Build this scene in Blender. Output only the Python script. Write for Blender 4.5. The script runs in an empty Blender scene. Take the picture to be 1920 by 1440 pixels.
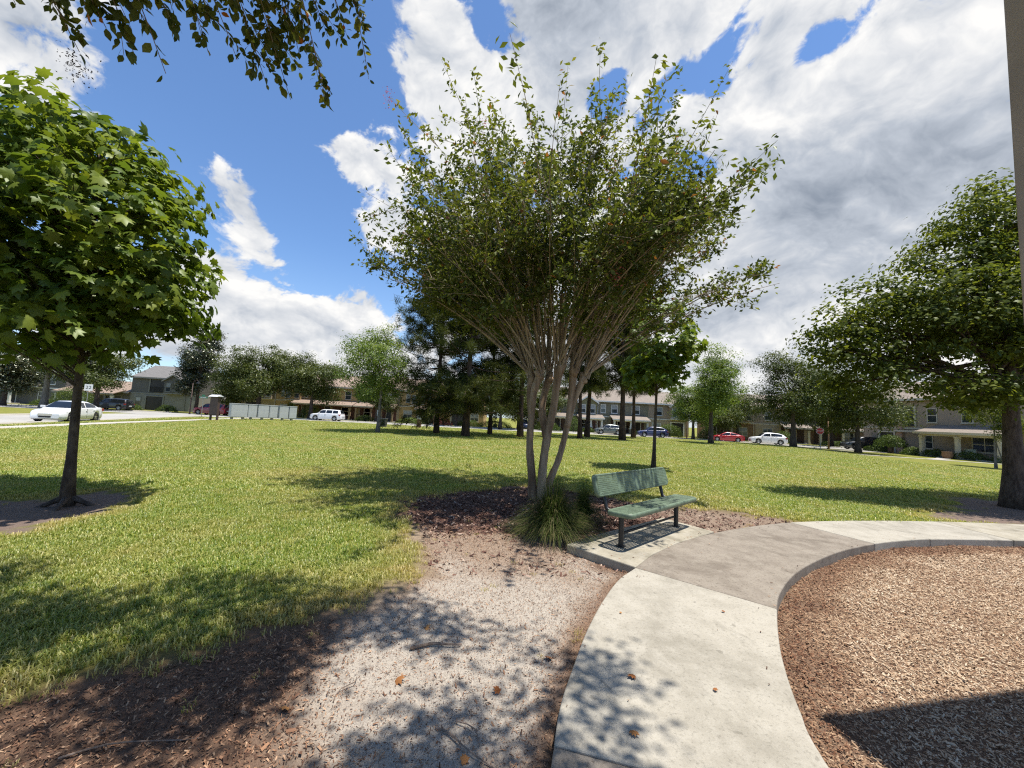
import bpy, math, random
import numpy as np
from math import radians, sin, cos, pi, atan2, sqrt
from mathutils import Vector, Matrix

# ------------------------------------------------------------------ camera, sky, sun, exposure
scene = bpy.context.scene
COL = scene.collection
EYE = 1.6
cam_d = bpy.data.cameras.new('camera'); cam = bpy.data.objects.new('camera', cam_d); COL.objects.link(cam)
cam_d.sensor_width = 36.0; cam_d.lens = 740.0 / 1920.0 * 36.0; cam_d.clip_start = 0.05; cam_d.clip_end = 3000
cam.matrix_world = Matrix.Translation((0, 0, EYE)) @ Matrix.Rotation(radians(90 + 4.95), 4, 'X') @ Matrix.Rotation(radians(2.9), 4, 'Z')
scene.camera = cam
SHIFT = (-0.25, 0.03)                       # ground shift of a shadow per metre of height
sun_dir = Vector((-SHIFT[0], -SHIFT[1], 1.0)).normalized()
sun_d = bpy.data.lights.new('sun', 'SUN'); sun = bpy.data.objects.new('sun', sun_d); COL.objects.link(sun)
sun_d.energy = 5.0; sun_d.angle = radians(0.53); sun_d.color = (1.0, 0.955, 0.88)
sun.rotation_euler = sun_dir.to_track_quat('Z', 'Y').to_euler(); sun.location = (20, -10, 60)
vs = scene.view_settings
scene.display_settings.display_device = 'sRGB'
vs.view_transform = 'Standard'; vs.look = 'None'; vs.gamma = 1.0; vs.exposure = 0.60; vs.use_curve_mapping = False
scene.cycles.max_bounces = 7; scene.cycles.diffuse_bounces = 3; scene.cycles.glossy_bounces = 3
scene.cycles.transmission_bounces = 5; scene.cycles.transparent_max_bounces = 8
scene.cycles.caustics_reflective = False; scene.cycles.caustics_refractive = False
scene.cycles.sample_clamp_indirect = 6.0
scene.cycles.filter_width = 1.2
scene.cycles.use_denoising = False

world = bpy.data.worlds.new('World'); scene.world = world; world.use_nodes = True


class NT:
    """small node-tree writer"""
    def __init__(s, tree): s.t = tree; s.n = tree.nodes; s.l = tree.links
    def new(s, typ, ins=None, **props):
        n = s.n.new(typ)
        for k, v in props.items(): setattr(n, k, v)
        if ins:
            for k, v in ins.items(): s.put(n.inputs[k], v)
        return n
    def put(s, sock, v):
        if isinstance(v, bpy.types.NodeSocket): s.l.new(v, sock)
        else:
            if sock.type == 'RGBA' and len(v) == 3: v = (*v, 1)
            sock.default_value = v
    def m(s, op, a, b=None, c=None, clamp=False):
        n = s.n.new('ShaderNodeMath'); n.operation = op; n.use_clamp = clamp
        s.put(n.inputs[0], a)
        if b is not None: s.put(n.inputs[1], b)
        if c is not None: s.put(n.inputs[2], c)
        return n.outputs[0]
    def v(s, op, a, b=None, out=0):
        n = s.n.new('ShaderNodeVectorMath'); n.operation = op; s.put(n.inputs[0], a)
        if b is not None:
            s.put(n.inputs[3] if op == 'SCALE' else n.inputs[1], b)
        return n.outputs[out]
    def noise(s, vec, scale, detail=2.0, rough=0.5, dist=0.0, dim='3D', out=0, lac=2.0):
        n = s.n.new('ShaderNodeTexNoise'); n.noise_dimensions = dim
        if vec is not None: s.put(n.inputs['Vector'], vec)
        n.inputs['Scale'].default_value = scale; n.inputs['Detail'].default_value = detail
        n.inputs['Roughness'].default_value = rough; n.inputs['Distortion'].default_value = dist
        n.inputs['Lacunarity'].default_value = lac
        return n.outputs[out]
    def ramp(s, fac, stops, interp='LINEAR'):
        n = s.n.new('ShaderNodeValToRGB'); s.put(n.inputs[0], fac); e = n.color_ramp.elements; n.color_ramp.interpolation = interp
        while len(e) < len(stops): e.new(0.5)
        for i, (p, c) in enumerate(stops):
            e[i].position = p
            e[i].color = (c, c, c, 1) if isinstance(c, (int, float)) else (*c, 1)
        return n.outputs[0]
    def mix(s, fac, a, b, blend='MIX'):
        n = s.n.new('ShaderNodeMix'); n.data_type = 'RGBA'; n.blend_type = blend
        s.put(n.inputs[0], fac); s.put(n.inputs[6], a); s.put(n.inputs[7], b)
        return n.outputs[2]
    def map(s, val, a, b, c=0.0, d=1.0, smooth=True):
        n = s.n.new('ShaderNodeMapRange'); n.interpolation_type = 'SMOOTHSTEP' if smooth else 'LINEAR'
        for i, q in enumerate((val, a, b, c, d)): s.put(n.inputs[i], q)
        return n.outputs[0]


def build_world():
    T = NT(world.node_tree); T.n.clear()
    out = T.new('ShaderNodeOutputWorld')
    d = T.new('ShaderNodeTexCoord').outputs['Generated']
    d = T.v('NORMALIZE', d)
    sky = T.new('ShaderNodeTexSky', sky_type='NISHITA', sun_disc=False, sun_elevation=math.asin(sun_dir.z),
                sun_rotation=atan2(sun_dir.x, sun_dir.y), altitude=20, air_density=1.0, dust_density=0.15, ozone_density=3.0)
    bg = T.new('ShaderNodeBackground', {'Color': T.mix(1.0, sky.outputs[0], (0.82, 0.96, 1.10), 'MULTIPLY'), 'Strength': SKY_STRENGTH})
    sp = T.new('ShaderNodeSeparateXYZ', {0: d})
    x, y, z = sp.outputs
    el = T.m('MULTIPLY', T.m('ARCSINE', z), 180 / pi)
    az = T.m('MULTIPLY', T.m('ARCTAN2', x, y), 180 / pi)
    ae = T.new('ShaderNodeCombineXYZ', {0: az, 1: el, 2: 0.0}).outputs[0]

    def blobs(lst, acc=None):
        for (a, e, sa, se, rot, w) in lst:
            q = T.v('SUBTRACT', ae, (a, e, 0))
            if rot:
                r = T.new('ShaderNodeVectorRotate', {'Vector': q, 'Angle': radians(-rot)}, rotation_type='Z_AXIS'); q = r.outputs[0]
            q = T.v('MULTIPLY', q, (1 / sa, 1 / se, 0))
            g = T.m('EXPONENT', T.m('MULTIPLY', T.v('DOT_PRODUCT', q, q, out=1), -1.0))
            g = T.m('MULTIPLY', g, w)
            acc = g if acc is None else T.m('ADD', acc, g)
        return acc
    # where the cloud stands thick and where the blue shows, by compass direction and elevation
    cover = blobs(CLOUDS)
    grey = blobs(GREYS)
    # noise on a flat cloud deck seen in perspective
    p = T.v('MULTIPLY', d, (1.0, 1.0, 1.35))
    warp = T.noise(p, 4.0, 4, 0.5, out=1)
    pw = T.v('ADD', p, T.v('SCALE', T.v('SUBTRACT', warp, (0.5, 0.5, 0.5)), 0.16))

    def puff(v, sc, det):
        n = T.new('ShaderNodeTexVoronoi', {'Vector': v, 'Scale': sc, 'Detail': det, 'Roughness': 0.55, 'Lacunarity': 2.1}, feature='F1', normalize=True)
        return n.outputs['Distance']
    n1 = T.noise(pw, 3.6, 9, 0.57)
    n2 = puff(pw, 7.5, 4.0)
    n3 = T.noise(pw, 22.0, 6, 0.62)
    dens = T.m('ADD', T.m('ADD', T.m('MULTIPLY', T.m('SUBTRACT', n1, 0.5), 1.45), T.m('MULTIPLY', T.m('SUBTRACT', 0.36, n2), 1.0)), T.m('ADD', T.m('MULTIPLY', T.m('SUBTRACT', n3, 0.5), 0.55), cover))
    # the same field a little nearer the sun: less cloud in between means a brighter face
    pl = T.v('ADD', pw, (0.012, -0.004, 0.050))
    n1b = T.noise(pl, 3.6, 6, 0.57)
    n2b = puff(pl, 7.5, 3.0)
    n3b = T.noise(T.v('ADD', pw, (0.005, 0.0, 0.016)), 22.0, 5, 0.62)
    lit = T.m('ADD', T.m('ADD', T.m('MULTIPLY', T.m('SUBTRACT', n1, n1b), 2.0), T.m('MULTIPLY', T.m('SUBTRACT', n2b, n2), 0.85)), T.m('MULTIPLY', T.m('SUBTRACT', n3, n3b), 0.30))
    alpha = T.map(dens, 0.0, 0.15)
    haze = T.map(el, -2.0, 22.0, 0.45, 0.0)                      # pale band of distant cloud over the horizon
    thick = T.map(dens, 0.16, 0.85, 0.0, 1.0)
    wisp = T.noise(pw, 4.0, 5, 0.6)
    dark = T.m('ADD', T.m('MULTIPLY', thick, 0.10), T.m('MULTIPLY', grey, T.m('ADD', 0.35, T.m('MULTIPLY', wisp, 1.3))))
    br = T.m('SUBTRACT', T.m('ADD', 0.88, T.m('MULTIPLY', lit, 0.90)), T.m('MULTIPLY', dark, 0.62))
    br = T.m('MINIMUM', T.m('MAXIMUM', br, 0.24), 1.12)
    colr = T.ramp(T.map(br, 0.2, 1.05, smooth=False), [(0.0, (0.27, 0.32, 0.40)), (0.45, (0.55, 0.60, 0.68)), (0.8, (0.86, 0.875, 0.90)), (1.0, (1.06, 1.05, 1.03))])
    cb = T.new('ShaderNodeBackground', {'Color': colr, 'Strength': CLOUD_STRENGTH})
    hb = T.new('ShaderNodeBackground', {'Color': (0.60, 0.78, 0.95), 'Strength': 0.66})
    m0 = T.new('ShaderNodeMixShader', {0: haze, 1: bg.outputs[0], 2: hb.outputs[0]})
    ms = T.new('ShaderNodeMixShader', {0: T.m('MULTIPLY', alpha, T.map(z, -0.02, 0.02)), 1: m0.outputs[0], 2: cb.outputs[0]})
    T.l.new(ms.outputs[0], out.inputs[0])
    world.cycles.sampling_method = 'MANUAL'; world.cycles.sample_map_resolution = 512


SKY_STRENGTH = 0.115
CLOUD_STRENGTH = 0.63
# azimuth, elevation, half-width az, half-width el, rotation, weight
CLOUDS = [(0, 30, 400, 400, 0, -0.235),
          (36, 36, 32, 22, 0, 0.42), (4, 52, 24, 9, 0, 0.52), (-14, 41.5, 9, 6, 0, 0.52), (3, 40, 10, 7, 0, 0.36),
          (50, 20, 20, 15, 0, 0.46), (30, 14, 17, 12, 0, 0.50), (8, 28, 18, 14, 0, 0.20), (14, 8, 30, 9, 0, 0.42),
          (-24, 31, 8.0, 3.0, -8, 0.55), (-18.5, 25, 4.8, 2.4, 14, 0.50), (-35.5, 21.5, 7.5, 2.4, -52, 0.40),
          (-30, 9.0, 16, 5.0, -16, 0.50), (-57, 29, 9, 7, 0, 0.60), (-22, 14, 6, 4.5, 0, 0.36), (-40, 14, 5, 3.0, 0, 0.24), (-44, 8, 14, 5, 0, 0.45),
          (-40, 32, 11, 6, 0, -0.40), (-6.5, 47, 4.0, 2.6, -10, -0.45), (-27, 21.5, 6, 2.6, -30, -0.40), (-27, 40, 8, 4, 0, -0.15), (-15, 28.5, 4, 2, 0, -0.30),
          (12.5, 41, 3.4, 2.4, 40, -0.58), (20, 40, 5.0, 2.2, 25, -0.55), (28, 41.5, 5.0, 3.0, 50, -0.58), (38, 40, 4.5, 1.6, 0, -0.40),
          (23, 31, 4.6, 3.0, 20, -0.55), (29, 21, 3.2, 2.0, 10, -0.52), (36.5, 12, 4.2, 1.8, -10, -0.50), (24, 24.5, 3.0, 2.0, 0, -0.32), (-31, 7, 5, 1.6, -20, -0.28)]
GREYS = [(5, 51, 16, 9, 0, 0.62), (45, 25.0, 15, 5.5, 6, 0.80), (34, 27, 9, 5, 0, 0.34), (33, 15, 9, 2.5, 0, 0.26), (50, 18, 8, 4, 0, 0.16), (-26, 10, 8, 1.5, -18, 0.25)]
build_world()

# ------------------------------------------------------------------ helpers
rng = np.random.default_rng(7)
random.seed(7)


def tag(o, label=None, cat=None, group=None, kind=None):
    if label: o['label'] = label
    if cat: o['category'] = cat
    if group: o['group'] = group
    if kind: o['kind'] = kind
    return o


def empty(name, loc=(0, 0, 0), rz=0.0, parent=None):
    o = bpy.data.objects.new(name, None); COL.objects.link(o); o.location = loc; o.rotation_euler = (0, 0, rz)
    o.empty_display_size = 0.2
    if parent: o.parent = parent
    return o


def link(name, me, parent=None, mat=None):
    if mat is not None and len(me.materials) == 0: me.materials.append(mat)
    o = bpy.data.objects.new(name, me); COL.objects.link(o)
    if parent: o.parent = parent
    return o


def np_mesh(name, V, F, smooth=False):
    """V (n,3), F (m,k) all faces of one size"""
    me = bpy.data.meshes.new(name)
    V = np.ascontiguousarray(V, np.float32); F = np.ascontiguousarray(F, np.int32)
    me.vertices.add(len(V)); me.vertices.foreach_set('co', V.ravel())
    k = F.shape[1]
    me.loops.add(F.size); me.loops.foreach_set('vertex_index', F.ravel())
    me.polygons.add(len(F)); me.polygons.foreach_set('loop_start', np.arange(0, F.size, k, dtype=np.int32))
    me.polygons.foreach_set('loop_total', np.full(len(F), k, np.int32))
    me.update(calc_edges=True)
    if smooth: me.polygons.foreach_set('use_smooth', np.ones(len(F), bool))
    return me


def fattr(me, name, arr, domain='FACE', typ='FLOAT'):
    a = me.attributes.new(name, typ, domain)
    if typ == 'FLOAT_COLOR': a.data.foreach_set('color', np.ascontiguousarray(arr, np.float32).ravel())
    else: a.data.foreach_set('value', np.ascontiguousarray(arr, np.float32).ravel())


class MB:
    """collects faces; build() links them as one mesh object"""
    def __init__(s): s.v = []; s.f = []
    def add(s, vs, fs):
        n = len(s.v); s.v += [tuple(p) for p in vs]; s.f += [tuple(i + n for i in f) for f in fs]; return s
    def box(s, x0, x1, y0, y1, z0, z1):
        return s.add([(x0, y0, z0), (x1, y0, z0), (x1, y1, z0), (x0, y1, z0), (x0, y0, z1), (x1, y0, z1), (x1, y1, z1), (x0, y1, z1)],
                     [(0, 3, 2, 1), (4, 5, 6, 7), (0, 1, 5, 4), (1, 2, 6, 5), (2, 3, 7, 6), (3, 0, 4, 7)])
    def frust(s, cx, cy, z0, z1, a0, b0, a1, b1):
        v = [(cx + sx * a0, cy + sy * b0, z0) for sx, sy in ((-1, -1), (1, -1), (1, 1), (-1, 1))] + [(cx + sx * a1, cy + sy * b1, z1) for sx, sy in ((-1, -1), (1, -1), (1, 1), (-1, 1))]
        return s.add(v, [(0, 3, 2, 1), (4, 5, 6, 7), (0, 1, 5, 4), (1, 2, 6, 5), (2, 3, 7, 6), (3, 0, 4, 7)])
    def poly_x(s, pts, x0, x1):
        """(y,z) polygon extruded along x"""
        n = len(pts)
        v = [(x0, a, b) for a, b in pts] + [(x1, a, b) for a, b in pts]
        return s.add(v, [tuple(range(n))[::-1], tuple(range(n, 2 * n))] + [(i, (i + 1) % n, n + (i + 1) % n, n + i) for i in range(n)])
    def poly_y(s, pts, y0, y1):
        n = len(pts)
        v = [(a, y0, b) for a, b in pts] + [(a, y1, b) for a, b in pts]
        return s.add(v, [tuple(range(n)), tuple(range(n, 2 * n))[::-1]] + [(i, n + i, n + (i + 1) % n, (i + 1) % n) for i in range(n)])
    def poly_z(s, pts, z0, z1):
        n = len(pts)
        v = [(a, b, z0) for a, b in pts] + [(a, b, z1) for a, b in pts]
        return s.add(v, [tuple(range(n))[::-1], tuple(range(n, 2 * n))] + [(i, (i + 1) % n, n + (i + 1) % n, n + i) for i in range(n)])
    def tube(s, pts, rad, n=8, cap=True):
        pts = [Vector(p) for p in pts]; k = len(pts)
        if not hasattr(rad, '__len__'): rad = [rad] * k
        rings = []; up = None
        for i in range(k):
            t = (pts[min(i + 1, k - 1)] - pts[max(i - 1, 0)]).normalized()
            if up is None: up = Vector((1, 0, 0)) if abs(t.x) < 0.8 else Vector((0, 1, 0))
            a = (up - t * up.dot(t)).normalized(); b = t.cross(a); up = a
            rings.append([pts[i] + (a * cos(2 * pi * j / n) + b * sin(2 * pi * j / n)) * rad[i] for j in range(n)])
        v = [p for r in rings for p in r]
        f = [(i * n + j, i * n + (j + 1) % n, (i + 1) * n + (j + 1) % n, (i + 1) * n + j) for i in range(k - 1) for j in range(n)]
        if cap: f += [tuple(range(n))[::-1], tuple((k - 1) * n + j for j in range(n))]
        return s.add(v, f)
    def mesh(s, name, smooth=False):
        me = bpy.data.meshes.new(name); me.from_pydata(s.v, [], s.f); me.update()
        if smooth: me.polygons.foreach_set('use_smooth', np.ones(len(me.polygons), bool))
        return me
    def build(s, name, mat, parent=None, smooth=False, bevel=0.0, bseg=2):
        o = link(name, s.mesh(name, smooth), parent, mat)
        if bevel:
            b = o.modifiers.new('bevel', 'BEVEL'); b.width = bevel; b.segments = bseg; b.limit_method = 'ANGLE'; b.angle_limit = radians(35)
        return o


def copy_tree(o, parent=None):
    c = o.copy(); COL.objects.link(c); c.parent = parent
    for ch in list(o.children): copy_tree(ch, c)
    return c


def unit(a): return a / np.maximum(np.linalg.norm(a, axis=-1, keepdims=True), 1e-9)


def in_poly(px, py, poly):
    poly = np.asarray(poly, float); inside = np.zeros(px.shape, bool); j = len(poly) - 1
    for i in range(len(poly)):
        xi, yi = poly[i]; xj, yj = poly[j]
        if yi != yj:
            inside ^= ((yi > py) != (yj > py)) & (px < (xj - xi) * (py - yi) / (yj - yi) + xi)
        j = i
    return inside


def poly_dist(px, py, poly, closed=True):
    poly = np.asarray(poly, float); d = np.full(px.shape, 1e9); n = len(poly)
    for i in range(n if closed else n - 1):
        a = poly[i]; b = poly[(i + 1) % n]; e = b - a; L = max(e @ e, 1e-9)
        t = np.clip(((px - a[0]) * e[0] + (py - a[1]) * e[1]) / L, 0, 1)
        d = np.minimum(d, np.hypot(px - a[0] - t * e[0], py - a[1] - t * e[1]))
    return d


def sdist(px, py, poly):
    d = poly_dist(px, py, poly); return np.where(in_poly(px, py, poly), d, -d)


def sstep(x, a, b):
    t = np.clip((x - a) / (b - a), 0, 1); return t * t * (3 - 2 * t)


def catmull(pts, per=8):
    P = [np.array(p, float) for p in pts]; P = [2 * P[0] - P[1]] + P + [2 * P[-1] - P[-2]]; out = []
    for i in range(1, len(P) - 2):
        for t in np.linspace(0, 1, per, endpoint=False):
            a, b, c, d = P[i - 1:i + 3]
            out.append(0.5 * ((2 * b) + (-a + c) * t + (2 * a - 5 * b + 4 * c - d) * t * t + (-a + 3 * b - 3 * c + d) * t ** 3))
    out.append(P[-2]); return np.array(out)


def vnoise(x, y, f, seed=0):
    """smooth value noise on arrays"""
    r = np.random.default_rng(seed).random((256, 256)); X = x * f; Y = y * f
    i = np.floor(X).astype(int); j = np.floor(Y).astype(int); u = X - i; v = Y - j; u = u * u * (3 - 2 * u); v = v * v * (3 - 2 * v)
    g = lambda a, b: r[a % 256, b % 256]
    return (g(i, j) * (1 - u) + g(i + 1, j) * u) * (1 - v) + (g(i, j + 1) * (1 - u) + g(i + 1, j + 1) * u) * v


# ------------------------------------------------------------------ materials
def new_mat(name):
    m = bpy.data.materials.new(name); m.use_nodes = True; T = NT(m.node_tree); T.n.clear()
    out = T.new('ShaderNodeOutputMaterial'); return m, T, out


def plain(name, col, rough=0.7, var=0.12, scale=6.0, bump=0.0, bscale=40.0, metal=0.0, spec=0.5, coat=0.0, detail=4):
    m, T, out = new_mat(name)
    pos = T.new('ShaderNodeTexCoord').outputs['Object']
    n = T.noise(pos, scale, detail, 0.6)
    c = T.mix(T.map(n, 0.3, 0.7), tuple(a * (1 - var) for a in col), tuple(min(1, a * (1 + var)) for a in col))
    b = T.new('ShaderNodeBsdfPrincipled', {'Base Color': c, 'Roughness': rough, 'Metallic': metal, 'Specular IOR Level': spec, 'Coat Weight': coat})
    if bump:
        h = T.noise(pos, bscale, 4, 0.65)
        T.put(b.inputs['Normal'], T.new('ShaderNodeBump', {'Height': h, 'Strength': bump, 'Distance': 0.02}).outputs[0])
    T.l.new(b.outputs[0], out.inputs[0]); return m


def leaf_mat(name, stops, trans, tw=0.45, gloss=0.12, rough=0.42):
    """stops: colour over the face attribute rnd; trans: tint of light coming through"""
    m, T, out = new_mat(name)
    a = T.new('ShaderNodeAttribute', attribute_name='rnd').outputs['Fac']
    c = T.ramp(a, stops)
    d = T.new('ShaderNodeBsdfDiffuse', {'Color': c})
    t = T.new('ShaderNodeBsdfTranslucent', {'Color': T.mix(1.0, c, trans, 'MULTIPLY')})
    g = T.new('ShaderNodeBsdfGlossy', {'Color': (0.85, 0.9, 0.8), 'Roughness': rough})
    s = T.new('ShaderNodeMixShader', {0: tw, 1: d.outputs[0], 2: t.outputs[0]})
    s2 = T.new('ShaderNodeMixShader', {0: gloss * 0.22, 1: s.outputs[0], 2: g.outputs[0]})
    T.l.new(s2.outputs[0], out.inputs[0]); return m


def bark_mat(name, c1, c2, scale=18, stretch=0.25, bump=0.6, rough=0.85):
    m, T, out = new_mat(name)
    pos = T.v('MULTIPLY', T.new('ShaderNodeTexCoord').outputs['Object'], (1, 1, stretch))
    n = T.noise(pos, scale, 6, 0.65); n2 = T.noise(pos, scale * 0.3, 3, 0.5)
    c = T.mix(T.map(T.m('ADD', T.m('MULTIPLY', n, 0.6), T.m('MULTIPLY', n2, 0.4)), 0.36, 0.62), c1, c2)
    b = T.new('ShaderNodeBsdfPrincipled', {'Base Color': c, 'Roughness': rough, 'Specular IOR Level': 0.2,
              'Normal': T.new('ShaderNodeBump', {'Height': n, 'Strength': bump, 'Distance': 0.03}).outputs[0]})
    T.l.new(b.outputs[0], out.inputs[0]); return m


M = {}
M['syc'] = leaf_mat('sycamore_leaf', [(0, (0.042, 0.074, 0.014)), (0.5, (0.095, 0.145, 0.022)), (1, (0.215, 0.258, 0.036))], (1.55, 1.5, 0.7), 0.40, 0.10)
M['crape'] = leaf_mat('crape_leaf', [(0, (0.040, 0.060, 0.015)), (0.45, (0.095, 0.122, 0.023)), (0.8, (0.180, 0.195, 0.033)), (0.93, (0.25, 0.21, 0.040)), (1, (0.24, 0.10, 0.034))], (1.5, 1.45, 0.75), 0.36, 0.12)
M['over'] = leaf_mat('overhang_leaf', [(0, (0.040, 0.062, 0.018)), (0.6, (0.085, 0.105, 0.024)), (0.93, (0.17, 0.165, 0.030)), (1, (0.42, 0.13, 0.03))], (1.6, 1.5, 0.7), 0.40, 0.12)
M['maple'] = leaf_mat('broad_leaf', [(0, (0.040, 0.062, 0.014)), (0.5, (0.085, 0.110, 0.020)), (1, (0.165, 0.190, 0.034))], (1.7, 1.6, 0.75), 0.46, 0.06)
M['light'] = leaf_mat('light_leaf', [(0, (0.068, 0.111, 0.024)), (0.6, (0.128, 0.182, 0.035)), (1, (0.203, 0.250, 0.054))], (1.6, 1.6, 0.9), 0.42, 0.10)
M['oak'] = leaf_mat('oak_leaf', [(0, (0.037, 0.053, 0.011)), (0.6, (0.071, 0.089, 0.017)), (1, (0.120, 0.127, 0.024))], (1.4, 1.5, 0.8), 0.30, 0.14)
M['magn'] = leaf_mat('magnolia_leaf', [(0, (0.026, 0.038, 0.014)), (0.7, (0.050, 0.059, 0.020)), (1, (0.109, 0.081, 0.034))], (1.2, 1.3, 0.8), 0.15, 0.30, 0.3)
M['needle'] = leaf_mat('pine_needle', [(0, (0.024, 0.034, 0.009)), (0.6, (0.055, 0.066, 0.015)), (1, (0.130, 0.130, 0.026))], (1.4, 1.4, 0.7), 0.28, 0.06)
M['shrub'] = leaf_mat('shrub_leaf', [(0, (0.037, 0.063, 0.014)), (0.6, (0.074, 0.112, 0.020)), (1, (0.146, 0.175, 0.029))], (1.4, 1.5, 0.8), 0.3, 0.12)
M['fountain'] = leaf_mat('fountain_grass', [(0, (0.036, 0.058, 0.016)), (0.7, (0.075, 0.105, 0.026)), (0.9, (0.14, 0.135, 0.050)), (1, (0.26, 0.21, 0.13))], (1.3, 1.35, 0.8), 0.32, 0.04)
M['flower'] = leaf_mat('flower_petal', [(0, (0.30, 0.07, 0.09)), (1, (0.50, 0.16, 0.17))], (1.3, 1.0, 1.0), 0.4, 0.03)
M['seed'] = plain('dry_seed', (0.035, 0.022, 0.018), 0.9)
M['bark_crape'] = bark_mat('crape_bark', (0.13, 0.078, 0.046), (0.40, 0.30, 0.205), 6, 0.16, 0.4, 0.75)
M['bark_whip'] = bark_mat('crape_whip_bark', (0.20, 0.15, 0.105), (0.38, 0.31, 0.235), 14, 0.1, 0.2, 0.75)
M['bark_dark'] = bark_mat('dark_bark', (0.042, 0.030, 0.024), (0.115, 0.088, 0.070), 22, 0.3, 0.9)
M['bark_grey'] = bark_mat('grey_bark', (0.095, 0.082, 0.070), (0.24, 0.21, 0.18), 20, 0.3, 0.7)
M['bark_pine'] = bark_mat('pine_bark', (0.034, 0.024, 0.021), (0.12, 0.075, 0.055), 9, 0.35, 1.0)
M['concrete'] = None


def concrete(name, c, stain, sscale=1.3, samt=0.6, speck=0.5, pale=(0.41, 0.38, 0.32)):
    m, T, out = new_mat(name)
    pos = T.new('ShaderNodeTexCoord').outputs['Object']
    big = T.noise(pos, sscale, 6, 0.62, 0.4)
    mid = T.noise(pos, 5.0, 6, 0.72)
    grain = T.noise(pos, 42.0, 4, 0.7)
    fine = T.noise(pos, 150.0, 3, 0.75)
    c1 = T.mix(T.m('MULTIPLY', T.map(big, 0.42, 0.70), samt), c, stain)
    c1 = T.mix(T.m('MULTIPLY', T.map(mid, 0.44, 0.68), 0.5), c1, pale)
    c1 = T.mix(T.m('MULTIPLY', T.map(mid, 0.50, 0.30), 0.35), c1, stain)
    c1 = T.mix(T.m('MULTIPLY', T.map(grain, 0.52, 0.70), speck), c1, tuple(a * 0.70 for a in stain))
    c1 = T.mix(T.m('MULTIPLY', T.map(fine, 0.56, 0.75), speck), c1, tuple(a * 0.42 for a in stain))
    c1 = T.mix(T.m('MULTIPLY', T.map(fine, 0.44, 0.26), speck * 0.6), c1, tuple(min(1, a * 1.3) for a in pale))
    drip = T.noise(T.v('MULTIPLY', pos, (1.0, 0.35, 1.0)), 2.6, 5, 0.7, 1.2)
    c1 = T.mix(T.m('MULTIPLY', T.map(drip, 0.55, 0.70), samt * 0.55), c1, tuple(a * 0.8 for a in stain))
    blot = T.noise(pos, 13.0, 2, 0.4)
    c1 = T.mix(T.m('MULTIPLY', T.map(blot, 0.70, 0.76), 0.45), c1, tuple(a * 0.55 for a in stain))
    h = T.m('ADD', T.m('MULTIPLY', fine, 0.7), T.m('MULTIPLY', mid, 0.4))
    b = T.new('ShaderNodeBsdfPrincipled', {'Base Color': c1, 'Roughness': 0.88, 'Specular IOR Level': 0.25,
              'Normal': T.new('ShaderNodeBump', {'Height': h, 'Strength': 0.55, 'Distance': 0.006}).outputs[0]})
    T.l.new(b.outputs[0], out.inputs[0]); return m


M['conc_light'] = concrete('concrete_light', (0.36, 0.33, 0.272), (0.22, 0.20, 0.16), 1.1, 0.75, 0.6)
M['conc_grey'] = concrete('concrete_grey', (0.245, 0.21, 0.17), (0.14, 0.115, 0.09), 1.6, 0.85, 0.8, (0.30, 0.265, 0.215))
M['conc_pad'] = concrete('concrete_pad', (0.34, 0.305, 0.235), (0.17, 0.15, 0.11), 2.2, 0.75, 0.4)
M['conc_far'] = concrete('concrete_far', (0.42, 0.39, 0.34), (0.30, 0.27, 0.23), 0.3, 0.5, 0.2)
M['road'] = concrete('road_surface', (0.36, 0.345, 0.31), (0.24, 0.23, 0.21), 0.12, 0.6, 0.3, (0.40, 0.385, 0.35))

# ------------------------------------------------------------------ plan of the park
OUT = [(-0.45, -2.4), (-0.25, -0.6), (0.02, 0.9), (0.27, 1.97), (0.36, 2.35), (0.49, 2.71), (0.67, 3.17), (0.91, 3.68), (1.19, 4.18), (1.47, 4.53), (1.83, 5.0), (2.37, 5.54), (2.99, 6.03),
       (3.9, 6.6), (5.02, 7.12), (6.58, 7.55), (8.2, 7.82), (10.27, 7.97), (12.6, 7.95), (15.2, 7.7), (18.2, 7.2), (22, 6.3)]
INN = [(1.05, -2.4), (1.15, -0.6), (1.37, 0.9), (1.61, 2.05), (1.74, 2.40), (1.90, 2.74), (2.11, 3.12), (2.45, 3.65), (2.75, 4.05), (3.27, 4.58), (3.9, 5.08), (4.65, 5.58), (5.49, 6.01),
       (6.2, 6.28), (6.95, 6.48), (8.5, 6.66), (10.2, 6.72), (12.3, 6.6), (14.8, 6.25), (17.5, 5.7), (21, 4.8)]
OUTC = catmull(OUT, 12); INNC = catmull(INN, 12)
PATH_POLY = np.vstack([OUTC, INNC[::-1]])
PAD = [(1.47, 4.53), (0.80, 5.22), (1.17, 5.63), (2.72, 6.98), (3.22, 6.22), (2.99, 6.03), (2.37, 5.54), (1.83, 5.0)]
CHIP_POLY = np.vstack([INNC, [(24, 2), (24, -6), (1.0, -6)]])
SOIL = catmull([(-9, -1.5), (-6.0, 0.6), (-4.0, 1.55), (-2.5, 2.17), (-2.1, 2.45), (-1.75, 2.72), (-1.45, 3.02), (-1.09, 3.30), (-0.86, 3.72), (-0.80, 4.2), (-0.87, 4.70), (-1.17, 5.71), (-1.54, 6.77),
                (-1.51, 7.65), (-0.99, 8.33), (0.0, 9.08), (0.9, 9.5), (1.74, 8.9), (2.6, 8.2), (3.45, 7.9), (4.2, 7.72), (4.9, 7.42), (5.15, 7.16)], 5)
SOIL_POLY = np.vstack([SOIL, OUTC[::-1][(22 - 15) * 12:], [(-0.6, -6), (-9, -6)]])
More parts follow.
